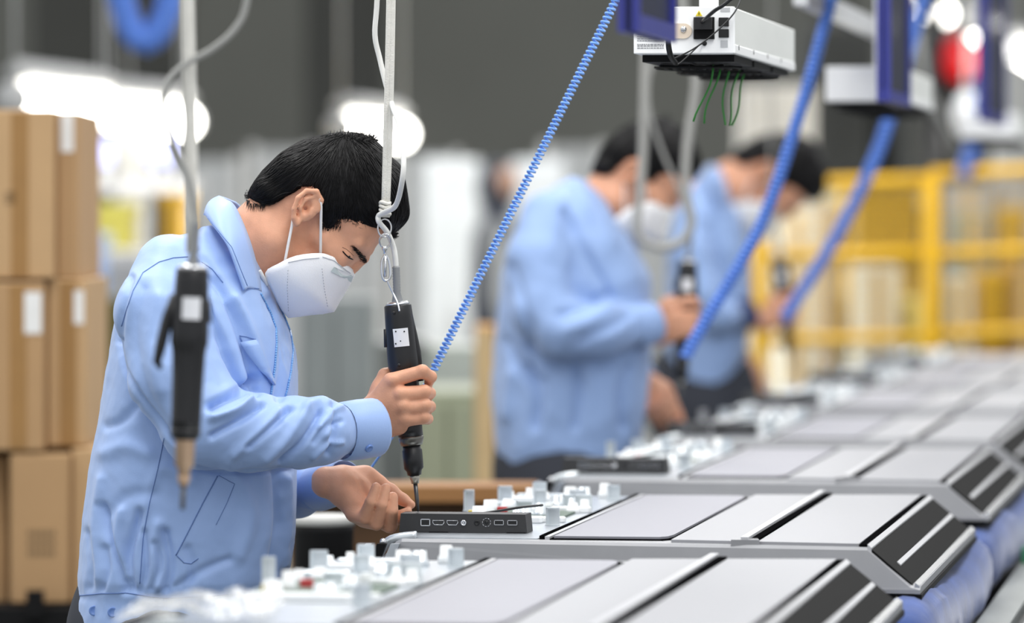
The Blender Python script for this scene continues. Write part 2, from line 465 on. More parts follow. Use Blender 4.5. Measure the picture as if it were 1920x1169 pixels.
    MB().tube(spline([(-.034, .03, -.054), (-.02, .025, -.02), (-.004, .02, -.002), (.03, .016, .004)], 5), .006, 8).build('corner_lip', M_zincl, root, True)
    r = random.Random(3)
    for s, t in ((-.012, .0), (.006, .02), (-.03, .01)): MB().ball((s, t, -.004 if s > -.02 else -.045), .0048, 10, 6).build('screw', M_chrome, root, True)
    # tall bent clips, studs, rails and foam on the chassis
    def clip(s, t, w, h, d=.008):
        m = MB(); m.box((s-w/2, t, .001), (s+w/2, t+.0022, h)); m.box((s-w/2, t-d, h-.002), (s+w/2, t+.002, h)); m.box((s-w/2, t-.014, .001), (s+w/2, t+.002, .003))
        m.box((s-w/2, t-d, .001), (s-w/2+.002, t+.002, h)); m.build('clip', M_zincl, root, True)
    for s, t, ww, h in ((.005, .62, .014, .032), (.172, .30, .018, .026), (.165, .66, .026, .024), (.140, .69, .016, .022), (.176, .92, .018, .024), (.06, .95, .02, .026), (.03, .80, .02, .028), (.10, .52, .022, .022), (.085, .78, .018, .024), (.13, .86, .024, .020)): clip(s, t, ww, h)
    for k in range(26):
        s, t = r.uniform(.01, .178), r.uniform(.33, 1.0); hh = r.uniform(.008, .024); rr = r.uniform(.005, .010)
        MB().lathe([(0, rr*1.3), (hh*.4, rr*1.25), (hh*.45, rr), (hh, rr*.9)], (s, t, .001), (0, 0, 1), 10).build('stud', M_zincl if k % 2 else M_foam, root, True)
    for k in range(6):
        s, t = r.uniform(.02, .12), .36 + k*.115; L = r.uniform(.04, .09)
        MB().box((s, t, .001), (s+L, t+.02, r.uniform(.006, .013)), bev=.003).build('rail', M_zincl if k % 2 else M_foam, root, True)
    MB().box((.03, .34, .001), (.15, .37, .010), bev=.003).build('foam_strip', M_foam, root, True)
    MB().box((.018, .40, .001), (.165, .66, .0045)).build('circuit_board', M_pcb, root, True)
    for k in range(5):
        s, t = r.uniform(.03, .15), r.uniform(.42, .64)
        MB().box((s, t, .004), (s+.014, t+.012, .013), bev=.001).build('connector', (M_foam, M_foam, M_yel, M_foam, M_red)[k], root, True)
    MB().tube(spline([(.08, .175, .022), (.11, .20, .026), (.14, .23, .030), (.16, .28, .030)], 5), .0018, 6).build('antenna_lead', M_wirek, root, True)
    # port box with its sockets
    pb = MB(); P = []
    for s, e in ((-.011, 0), (.163, 1)):
        P += [(s, .118, .0015), (s, .170, .0015), (s - (.002 if e else -.001), .168, .0265), (s - (.003 if e else -.002), .1195, .0265)]
    pb.add(P, [(0, 1, 2, 3), (7, 6, 5, 4), (0, 4, 5, 1), (1, 5, 6, 2), (2, 6, 7, 3), (3, 7, 4, 0)])
    px = pb.build('port_box', M_port, root, True)
    for s0 in (.03, .135): MB().box((s0, .1165, -.001), (s0+.026, .16, .0025)).build('port_box_foot', M_black, px, True)
    S = lambda x: -.011 + (x-749)*.172/249; Hh = lambda y: .0012 + (1000-y)*.0262/38.5
    tt = .1185
    def frame(name, x0, x1, y0, y1, wd, m, inner=M_dark, cut=0):
        a0, a1, h0, h1 = S(x0), S(x1), Hh(y1), Hh(y0); q = MB()
        q.box((a0, tt-.0012, h0), (a1, tt+.002, h0+wd)); q.box((a0, tt-.0012, h1-wd), (a1, tt+.002, h1)); q.box((a0, tt-.0012, h0), (a0+wd, tt+.002, h1)); q.box((a1-wd, tt-.0012, h0), (a1, tt+.002, h1))
        f = q.build(name, m, px, True)
        return f
    frame('network_socket', 791.5, 810.5, 973, 987, .0011, M_rim); MB().box((S(795), tt-.0008, Hh(985)), (S(807), tt+.002, Hh(978))).build('socket_tongue', M_dark, px, True)
    for x0, x1 in ((815.5, 837.5), (843.5, 864.5)):
        q = MB(); poly = [(S(x0), Hh(976)), (S(x1), Hh(976)), (S(x1), Hh(980.5)), (S(x1-3), Hh(984.5)), (S(x0+3), Hh(984.5)), (S(x0), Hh(980.5))]
        q.tube([(a, tt-.0003, h) for a, h in poly+poly[:1]], .00055, 5, False); q.build('video_socket', M_rim, px, True)
    MB().lathe([(0, .0040), (.003, .0038), (.003, .0022), (.0005, .002)], (S(876), tt+.0005, Hh(980)), (0, -1, 0), 18).build('audio_jack', M_chrome, px, True)
    MB().lathe([(0, .0040), (.0012, .0036), (.0012, .0018), (.0002, .0017)], (S(902), tt+.0005, Hh(980)), (0, -1, 0), 16).build('headphone_jack', M_dark, px, True)
    q = MB()
    for k in range(9):
        a0 = 2*math.pi*(k+.15)/9; a1 = 2*math.pi*(k+.8)/9
        q.tube([(S(921)+.0056*math.cos(a), tt-.0002, Hh(979)+.0056*math.sin(a)) for a in np.linspace(a0, a1, 4)], .0004, 4)
    q.build('aerial_socket_ring', M_rim, px, True)
    MB().lathe([(0, .0028), (.0008, .0026)], (S(921), tt+.0002, Hh(979)), (0, -1, 0), 12).build('aerial_socket', M_dark, px, True)
    for x0, x1 in ((936, 955), (962, 981.5)):
        f = frame('usb_socket', x0, x1, 974, 984, .0009, M_chrome); MB().box((S(x0+3), tt-.0008, Hh(981)), (S(x1-3), tt+.002, Hh(978))).build('socket_tongue', M_dark, px, True)
    return root
panel0 = make_panel()
# (offset along the line, sideways) of every panel; the second is the one being screwed together
spots = [(-1.455, -.004), (0, 0), (1.575, 0), (3.02, .0), (4.60, -.02), (6.15, -.01), (7.75, .0)]
lab = ['silver television back panel nearest the camera at the bottom edge, blurred metal clips',
       'sharp silver television back panel whose black port box is being screwed on',
       'silver television back panel right behind the one being screwed, slightly blurred',
       'fourth silver television back panel from the front, beside the middle worker',
       'fifth silver television back panel from the front, blurred on the line',
       'sixth silver television back panel from the front, near the third worker',
       'farthest silver television back panel in front of the yellow fence, strongly blurred']
PANELS = []
for i, (t, s) in enumerate(spots):
    o = panel0 if i == 0 else copy_tree(panel0)
    setloc(o, line(s, t), -TH); tag(o, lab[i], 'television panel', 'television back panels on the line'); PANELS.append(o)
def drop(o):
    for c in list(o.children): drop(c)
    bpy.data.objects.remove(o)
for c in list(PANELS[0].children):                # the nearest panel has no port box yet
    if c.name.split('.')[0] in ('port_box', 'antenna_lead'): drop(c)

# carriers wrapped in blue cloth under the right edge, conveyor bed and rails
M_cloth = mat('pad_blue', (40, 69, 132), .85, var=.22, scale=14, bump=.5, bscale=60, sheen=.3)
M_railg = mat('rail_grey', (138, 142, 140), .4, .5, var=.15, scale=18, stretch=(1, .2, 1))
M_raill = mat('rail_light', (186, 190, 190), .35, .5, var=.1, scale=18)
M_raild = mat('rail_dark', (44, 46, 44), .5, .2, var=.2, scale=10)
M_green = mat('belt_green', (40, 120, 82), .5, var=.1)
def pad(i, t0, t1):
    n, m = 64, 18; vs = []; r = np.random.RandomState(i+5)
    ph = r.uniform(0, 6.28, 6)
    for a in range(n+1):
        f = a/n; t = t0+(t1-t0)*f; en = min(1, min(f, 1-f)*14)**.5
        for b in range(m):
            an = 2*math.pi*b/m
            wr = 1 + .025*math.sin(f*38+ph[0]+2*math.sin(an*2)) + .03*math.sin(f*17+an*3+ph[1]) + .02*(1-abs(math.sin(f*45+an*2+ph[2])))
            c, q = math.cos(an), math.sin(an); rs = (abs(c)**2.6+abs(q)**2.6)**(-1/2.6)
            bulge = 1 + .10*math.sin(f*9+ph[3])
            vs.append(line((.688) + .038*c*rs*wr*bulge*(.35+.65*en), t, -.122 + .050*q*rs*wr*(.35+.65*en) + (.010*math.sin(f*7+ph[4]))))
    fs = [(a*m+b, a*m+(b+1) % m, (a+1)*m+(b+1) % m, (a+1)*m+b) for a in range(n) for b in range(m)]
    fs += [tuple(range(m-1, -1, -1)), tuple(range(n*m, n*m+m))]
    q = MB().add(vs, fs, True).build('wrapped_pad', M_cloth)
    return tag(q, ['blue cloth-wrapped pad at the bottom right under the nearest panel', 'creased blue cloth-wrapped pad under the edge of the sharp panel',
                   'blue cloth-wrapped pad under the third panel at the right edge'][i], 'pad', 'blue pads under the panels')
pad(0, -1.7, -.28); pad(1, -.20, 1.24); pad(2, 1.40, 2.80)
b = MB()
def lbox(b, s0, s1, t0, t1, h0, h1):
    b.add([line(s, t, h) for h in (h0, h1) for s, t in ((s0, t0), (s1, t0), (s1, t1), (s0, t1))], [(0, 3, 2, 1), (4, 5, 6, 7), (0, 1, 5, 4), (1, 2, 6, 5), (2, 3, 7, 6), (3, 0, 4, 7)]); return b
cv = empty('conveyor', line(.3, -2.5, -PZ), 0, 'grey roller conveyor with side rails carrying the panels', 'conveyor')
lbox(MB(), .0, .728, -2.5, 9.0, -.25, -.215).build('conveyor_bed', M_raild, cv)
lbox(MB(), .730, .778, -2.5, 9.0, -.19, -.155).build('side_rail', M_railg, cv)
lbox(MB(), .779, .793, -2.5, 9.0, -.24, -.17).build('rail_groove', M_raild, cv)
lbox(MB(), .794, .826, -2.5, 9.0, -.22, -.160).build('side_rail', M_raill, cv)
lbox(MB(), .827, .90, -2.5, 9.0, -.26, -.20).build('rail_groove', M_raild, cv)
lbox(MB(), .732, .776, 1.92, 2.0, -.155, -.13).build('stopper', M_green, cv)
for t in np.arange(-2.3, 8.9, .42): 
    a = line(.03, t, -.192); MB().tube([a, line(.62, t, -.192)], .02, 10).build('roller', M_railg, cv)
for t in (-2.2, 1.0, 4.0, 7.0, 8.8):
    for s in (.06, .80): lbox(MB(), s-.03, s+.03, t-.03, t+.03, -PZ, -.21).build('leg', M_raild, cv)
# cradle blocks that carry each panel on the bed
for i, (t, s) in enumerate(spots):
    cr = empty('panel_carrier', line(s+.35, t+.5, -.2), 0, 'dark carrier frame under the %s panel from the front' % ('first', 'second', 'third', 'fourth', 'fifth', 'sixth', 'seventh', 'eighth')[i], 'carrier', 'carriers under the panels')
    for q in (.1, .9): lbox(MB(), .03, .62, t+q, t+q+.08, -.170, -.067).build('crossbar', M_raild, cr)

# crumpled clear film lying on the near corner of the nearest panel
M_film = mat('clear_film', (225, 226, 224), .18, var=.02, alpha=.42, spec=.8)
rr = np.random.RandomState(2); n, m = 26, 16; vs = []
for i in range(n+1):
    for j in range(m+1):
        a, b_ = i/n, j/m; h = .004 + .012*abs(math.sin(a*9+b_*5)) * math.sin(math.pi*a) + .008*abs(math.sin(a*4-b_*11)) + .004*rr.uniform()
        vs.append(line(-.03 + .15*a - .03*b_, spots[0][0] - .05 + .26*b_ + .05*a, h))
tag(MB().add(vs, [(i*(m+1)+j, (i+1)*(m+1)+j, (i+1)*(m+1)+j+1, i*(m+1)+j+1) for i in range(n) for j in range(m)], True).build('plastic_film', M_film), 'crumpled clear plastic film on the nearest panel\'s left corner', 'film')
# ------------------------------------------------------------------ people
M_skin = mat('skin', (220, 163, 132), .45, var=.10, scale=38, bump=.15, bscale=500, spec=.35, sss=.12)
M_skin2 = mat('skin_hand', (214, 160, 132), .5, var=.05, scale=25, spec=.35, sss=.12)
M_hair = mat('hair_black', (15, 14, 15), .5, var=.25, scale=60, spec=.25)
M_jack = mat('jacket_blue', (152, 180, 228), .48, var=.03, scale=9, bump=.12, bscale=900, spec=.4, sheen=.25)
M_jack2 = mat('jacket_blue_worn', (142, 169, 214), .6, var=.05, scale=9, spec=.35, sheen=.2)
M_seam = mat('seam_blue', (98, 126, 180), .8, var=.1)
M_zip = mat('zip_blue', (120, 170, 225), .35, var=.1)
M_btn = mat('button_blue', (105, 138, 200), .3, var=.08)
M_mask = mat('mask_white', (250, 250, 251), .8, var=.015, scale=40, bump=.2, bscale=700)
M_maskd = mat('mask_stitch', (196, 198, 202), .8)
M_clipm = mat('mask_nose_clip', (205, 216, 216), .7)
M_strap = mat('strap_white', (240, 238, 236), .7)
M_eye = mat('eye_dark', (20, 15, 13), .15, spec=.6)
M_eyew = mat('eye_white', (205, 195, 190), .3)
M_trou = mat('trousers_dark', (40, 44, 54), .8, var=.1)
M_shoe = mat('shoe_black', (25, 25, 27), .5)
M_shirt = mat('undershirt_white', (225, 225, 224), .8)
M_cuffd = mat('cuff_dark_blue', (40, 52, 96), .8)

class TR:
    """similarity that carries template pixels to pixels of the photograph, and depth"""
    def __init__(s, src, dst, sc_, deg, Y): s.a = src; s.b = dst; s.s = sc_; s.c = math.cos(math.radians(deg)); s.n = math.sin(math.radians(deg)); s.Y = Y
    def px(s, x, y):
        x -= s.a[0]; y -= s.a[1]; return (s.b[0] + s.s*(s.c*x - s.n*y), s.b[1] + s.s*(s.n*x + s.c*y))
    def __call__(s, x, y, d=0.0): return at(*s.px(x, y), s.Y + d)
    def r(s, n): return n*s.s*s.Y/F
    def dirv(s, x, y):                       # template pixel direction -> world direction
        X, Yp = s.c*x - s.n*y, s.n*x + s.c*y; return np.array((X, 0, -Yp))/math.hypot(x, y)
def bounds(pts, pad):
    A = np.array([tuple(p) for p in pts]); return A.min(0)-pad, A.max(0)+pad

def head_mesh(T, h):
    mm = .001; r = T.r
    lo, hi = bounds([T(380, 250), T(790, 250), T(790, 620), T(380, 620)], .02); lo[1] = T.Y-.115; hi[1] = T.Y+.115
    g = SDF(lo, hi, h)
    a = T.dirv(.8, .6); n = T.dirv(.6, -.8); dv = np.array((0, 1, 0)); R = [a, dv, n]
    f = T.dirv(.64, .77); gg = T.dirv(-.77, .64); R2 = [gg, dv, f]
    g.ell(T(626, 356), (r(103), r(103), r(100)), R)
    g.ell(T(668, 424), (r(52), r(78), r(52)), R, k=r(30))
    g.ell(T(615, 480), (r(98), r(74), r(47)), R2, k=r(26))
    for sgn in (-1, 1):
        g.cap(T(524, 455, sgn*.048), T(578, 548, sgn*.016), r(24), r(22), k=r(24))
        g.cap(T(606, 448, sgn*.050), T(634, 486, sgn*.042), r(18), r(14), k=r(26))      # cheek bone
        g.cap(T(688, 470, sgn*.012), T(672, 458, sgn*.046), r(10), r(9), k=r(14))        # brow ridge
        g.ell(T(664, 487, sgn*.046), (r(13), r(17), r(13)), None, k=r(12), op='s')       # eye socket
        g.ell(T(648, 478, sgn*.036), (r(15), r(21), r(15)), None, k=r(9))                # lids
    g.chain([T(682, 484), T(665, 499), T(645, 522)], [r(11), r(9), r(11)], k=r(9))      # nose
    g.cap(T(576, 556), T(566, 558), r(22), r(22), k=r(20))
    g.chain([T(552, 402), T(500, 455), T(428, 520)], [r(74), r(70), r(76)], k=r(36))      # neck
    g.cap(T(500, 425), T(430, 500), r(50), r(56), k=r(30))
    # ears
    for sgn in (-1, 1):
        D = lambda q: sgn*q*T.s*T.Y/F
        e = T.dirv(.5, -.86); p = T.dirv(.86, .5); Re = [e, dv, p]
        g.ell(T(577, 386, D(105)), (r(33), r(8), r(23)), Re, k=r(5))
        g.ell(T(574, 389, D(114)), (r(15), r(9), r(11)), Re, k=r(4), op='s')
        g.ell(T(586, 368, D(114)), (r(9), r(7), r(6)), Re, k=r(4), op='s')
        hx = [(597, 396, 106), (603, 376, 108), (594, 359, 111), (575, 358, 115), (559, 371, 119), (551, 392, 119), (551, 409, 115), (556, 419, 110), (563, 411, 108)]
        g.chain([T(x, y, D(d)) for x, y, d in hx], [r(q) for q in (4, 4.6, 4.8, 4.8, 4.8, 4.6, 5.5, 6.5, 5)], k=r(3))
        g.chain([T(592, 368, D(110)), T(573, 374, D(113)), T(563, 390, D(114)), T(565, 405, D(110))], [r(3.4)]*4, k=r(4))
        g.cap(T(571, 392, D(118)), T(573, 391, D(94)), r(3.5), r(3.5), k=r(2), op='s')
        g.cap(T(585, 394, D(108)), T(582, 402, D(108)), r(5), r(5), k=r(4))
    return g.nets(1)

HAIRP = [(452, 384), (494, 322), (530, 288), (566, 266), (600, 256), (640, 249), (675, 252), (706, 265), (745, 290), (758, 340), (766, 392), (767, 425), (756, 460),
         (744, 452), (735, 438), (722, 428), (705, 426), (680, 420), (655, 410), (638, 410), (622, 432), (612, 428), (606, 405), (604, 366), (592, 350), (570, 350), (552, 362), (540, 367), (520, 380), (503, 388), (484, 394), (468, 390)]
def hair_mesh(T, h, nstr, seed=1):
    r = T.r; lo, hi = bounds([T(440, 240), T(780, 240), T(780, 470), T(440, 470)], .015); lo[1] = T.Y-.105; hi[1] = T.Y+.105
    g = SDF(lo, hi, h); a = T.dirv(.8, .6); n = T.dirv(.6, -.8); R = [a, np.array((0, 1, 0)), n]
    g.ell(T(628, 352), (r(118), r(107.5), r(116)), R); g.ell(T(708, 376), (r(66), r(88), r(78)), R, k=r(20))
    g.ell(T(512, 362), (r(62), r(80), r(36)), R, k=r(30)); g.ell(T(556, 326), (r(66), r(88), r(62)), R, k=r(20))
    poly = [(T(x, y).x, T(x, y).z) for x, y in HAIRP]
    # the head is round: the outline is the polygon's, the top rolls over
    g.poly_xz(poly, k=r(4))
    pos, Fq = g.nets(2); N = vnormals(pos, Fq); tree = bvh(pos, Fq)
    W = T(640, 290, -.02); rr = np.random.RandomState(seed); b = MB()
    cand = rr.randint(0, len(pos), nstr*2); cnt = 0
    down = np.array(tuple(T(700, 500) - T(760, 330)))
    for c in cand:
        if cnt >= nstr: break
        p = Vector(pos[c]); nn = Vector(N[c])
        if nn.y > .35: continue
        cnt += 1; pts = []; L = T.r(rr.uniform(6, 11)); jit = Vector(rr.normal(0, .11, 3))
        for k in range(5):
            d = (p - W); d = d.normalized() + jit*(.6)
            fw = max(0, min(1, ((p.x - T(690, 0).x))/T.r(60)))
            d = d + Vector((0.0, 0, -1.4))*fw
            d = (d - nn*d.dot(nn)); d = d.normalized() if d.length > 1e-6 else Vector((0, 0, -1))
            q, nq, i_, ds = tree.find_nearest(p + d*L)
            pts.append(p + nn*T.r(.6+.35*k))
            p = (p + d*L) if (q - (p+d*L)).length > T.r(4) else q
            nn = (nq if nq is not None else nn)
        b.tube(pts, [T.r(q) for q in (.25, .7, .8, .6, .1)], 3, False)
    for k in range(nstr//14):                                     # the tuft standing at the crown
        x = rr.uniform(618, 700); p = T(x, 262 + abs(x-660)*.12, rr.uniform(-.05, .03)); an = rr.uniform(-1.1, 1.1) + (x-655)/70
        d = T.dirv(math.sin(an)*.9, -math.cos(an)); e = Vector(d)*T.r(rr.uniform(12, 24))
        b.tube([p, p+e*.5+Vector((0, rr.normal(0, .002), .0008)), p+e], [T.r(.9), T.r(.7), T.r(.12)], 3, False)
    return pos, Fq, b

def cheek_curve(T): return [T(x, y, d*.001) for x, y, d in ((662, 508, -4), (643, 492, -44), (620, 481, -60), (598, 476, -69), (555, 481, -78), (522, 496, -80), (498, 513, -74), (512, 548, -54), (528, 580, -26), (541, 595, -2))]
def front_curve(T): return [T(x, y, 0) for x, y in ((661, 508), (664, 517), (655, 534), (645, 551), (635, 568), (626, 584), (605, 588), (583, 590), (562, 593), (541, 595))]
def mask_parts(T, parent, detail):
    fc = front_curve(T); c0 = [fc[i].lerp(fc[i+1], q/3) for i in range(len(fc)-1) for q in range(3)] + [fc[-1]]; c1 = spline(cheek_curve(T), 3); n = len(c0); m = 10; b = MB()
    for sg in (1, -1):
        vs = []
        for i in range(n):
            for k in range(m+1):
                w_ = k/m; p = c0[i]*(1-w_) + c1[i]*w_; dy = (c1[i].y-T.Y)*(w_**.55)
                u_ = i/(n-1); dy += -.010*math.sin(math.pi*w_)*math.sin(math.pi*u_)
                vs.append((p.x, T.Y + sg*dy, p.z))
        fs = [(i*(m+1)+k, i*(m+1)+k+1, (i+1)*(m+1)+k+1, (i+1)*(m+1)+k) for i in range(n-1) for k in range(m)]
        b.add(vs, [f if sg > 0 else f[::-1] for f in fs], True)
    msk = b.build('face_mask', M_mask, parent)
    md = msk.modifiers.new('thick', 'SOLIDIFY'); md.thickness = .0012; md.offset = 1
    e = MB(); e.tube(c1, T.r(1.3), 6); e.build('mask_edge', M_mask, msk)
    e = MB(); e.tube([p + Vector((0, 0, 0)) for p in c0], T.r(1.2), 6); e.build('mask_fold', M_mask, msk)
    tree = bvh(b.v, [f for f in b.f])
    D = lambda q: -q*T.s*T.Y/F
    def strap(pts): MB().tube(pts, T.r(2.9), 6, flat=(.4, 1.0), up=(0, 1, 0)).build('ear_strap', M_strap, msk)
    strap(spline([T(601, 480, D(78)), T(601.5, 430, D(95)), T(602, 388, D(109)), T(600, 372, D(112))], 5))
    strap(spline([T(534, 492, D(101)), T(541, 455, D(104)), T(548, 420, D(106)), T(549, 408, D(104))], 5))
    if detail:
        for pts in (((540, 506), (539, 540), (541, 582)), ((603, 503), (607, 540), (613, 574))):
            b2 = MB(); L = online(tree, [T.px(*p) for p in pts], 2.6, .0016)
            for q in range(0, len(L)-1, 2): b2.tube([L[q], L[q+1]], T.r(.55), 4)
            o = b2.build('stitch_line', M_maskd, msk); o['kind'] = 'stuff'
        q = [on(tree, *T.px(*p), .0030) for p in ((618, 508), (624, 500), (640, 507), (659, 517), (655, 528), (636, 517))]
        if all(q): MB().add(q, [tuple(range(6))]).build('nose_clip', M_clipm, msk)
        for pts in (((604, 482), (625, 489), (655, 512)), ((540, 492), (570, 486), (598, 484))):
            MB().tube(online(tree, [T.px(*p) for p in pts], 4, .0018), T.r(.7), 5).build('weld_line', M_maskd, msk)
    return msk

def right_hand(T, h):
    r = T.r; mm = .001
    pts = [T(690, 680), T(820, 830)]; lo, hi = bounds(pts, .025); lo[1] = T.Y-.075; hi[1] = T.Y+.065
    g = SDF(lo, hi, h)
    C = lambda ps, k: g.chain([T(x, y, d*mm) for x, y, d, q in ps], [r(p[3]) for p in ps], k=r(k))
    C([(670, 800, -8, 30), (704, 792, -8, 31)], 6); C([(672, 776, -8, 24), (706, 772, -8, 26)], 10)
    for e, R_ in (((733, 716, -23), 16), ((752, 741, -29), 16), ((755, 765, -28), 15.5), ((755, 789, -23), 15)):
        C([(708, 760 + (e[1]-716)*.62, -9, 23), e + (R_,)], 14)
    C([(708, 800, -4, 22), (748, 799, -12, 17)], 12)
    C([(700, 766, 6, 22), (715, 730, 10, 18), (722, 704, 14, 14)], 12)
    C([(722, 706, 14, 13.5), (744, 694, 27, 11.5), (768, 694, 29, 9)], 4)                       # thumb
    C([(734, 714, -25, 14.5), (792, 697, -29, 12.5), (808, 707, -17, 11), (804, 718, -2, 9)], 4)   # index finger on the lever
    C([(752, 740, -31, 15), (796, 735, -28, 12.8), (806, 738, 2, 11), (788, 741, 20, 9.5)], 4)
    C([(755, 765, -30, 14.5), (797, 761, -27, 12.6), (806, 763, 2, 11), (788, 765, 20, 9.5)], 4)
    C([(755, 788, -25, 14), (795, 784, -24, 11.6), (802, 786, 0, 10), (786, 788, 17, 8.5)], 4)
    for x, y, d in ((752, 737, -37), (757, 760, -37), (760, 784, -32), (737, 712, -33)): g.ell(T(x, y, d*mm), (r(9), r(7), r(8)), None, k=r(8))
    for x, y, d in ((797, 733, -33), (798, 759, -32), (796, 782, -29), (793, 694, -34)): g.ell(T(x, y, d*mm), (r(8), r(7), r(8)), None, k=r(6))
    return g.nets(1)
def left_hand(T, h):
    r = T.r; mm = .001; lo, hi = bounds([T(612, 870), T(785, 1000)], .02); lo[1] = T.Y-.075; hi[1] = T.Y+.065
    g = SDF(lo, hi, h)
    C = lambda ps, k: g.chain([T(x, y, d*mm) for x, y, d, q in ps], [r(p[3]) for p in ps], k=r(k))
    C([(612, 905, 0, 30), (640, 907, 0, 31), (666, 922, -2, 33)], 8)
    C([(650, 925, -2, 32), (678, 950, -8, 30), (705, 962, -6, 24)], 14)
    C([(645, 900, 12, 26), (684, 900, 20, 24), (708, 908, 22, 18)], 14)                        # thenar
    C([(700, 904, 22, 17), (732, 922, 18, 14), (756, 938, 12, 11), (771, 947, 6, 8)], 6)       # thumb
    C([(664, 964, -18, 16), (684, 971, -38, 13)], 8); C([(684, 971, -38, 13), (695, 941, -50, 11.3), (705, 914, -48, 9)], 2)
    C([(684, 974, -10, 17), (706, 982, -32, 13.5)], 8); C([(706, 982, -32, 13.5), (715, 946, -48, 11.8), (723, 916, -45, 9.4)], 2)
    C([(704, 970, 0, 18), (731, 986, -18, 14.5)], 8); C([(731, 986, -18, 14.5), (734, 957, -38, 12.6), (736, 933, -38, 10.4)], 2)
    C([(715, 960, 12, 18), (745, 972, 4, 13), (757, 966, 0, 10.5), (764, 960, 0, 8.5)], 5)     # index finger
    g.cap(T(664, 908, -.034), T(705, 942, -.036), r(13), r(13), k=r(14), op='s'); g.chain([T(668, 885, -.012), T(676, 905, -.022), T(690, 932, -.022)], [r(3), r(4), r(3)], k=r(7), op='s')                # hollow of the palm
    return g.nets(1)

def wrinkle(pos, Fq, amp, seed, sc_=1.0):
    r = np.random.RandomState(seed); N = vnormals(pos, Fq); d = np.zeros(len(pos))
    for k in range(9):
        f = r.normal(0, 1, 3)*np.array((26, 18, 17))*sc_*(1+.25*k); q = pos @ f + r.uniform(0, 6.3)
        q2 = pos @ (r.normal(0, 1, 3)*14*sc_) + r.uniform(0, 6.3)
        d += (1-np.abs(np.sin(q + 1.5*np.sin(q2))))*.5/(1+.35*k)
    return pos + N*((d-d.mean())*amp)[:, None]

def ringset(rows, Y):
    out = []
    for py, xl, xr, hd in rows:
        a = at(xl, py, Y); b = at(xr, py, Y); out.append((a.z, (a.x+b.x)/2, Y, (b.x-a.x)/2, hd*.001))
    return out

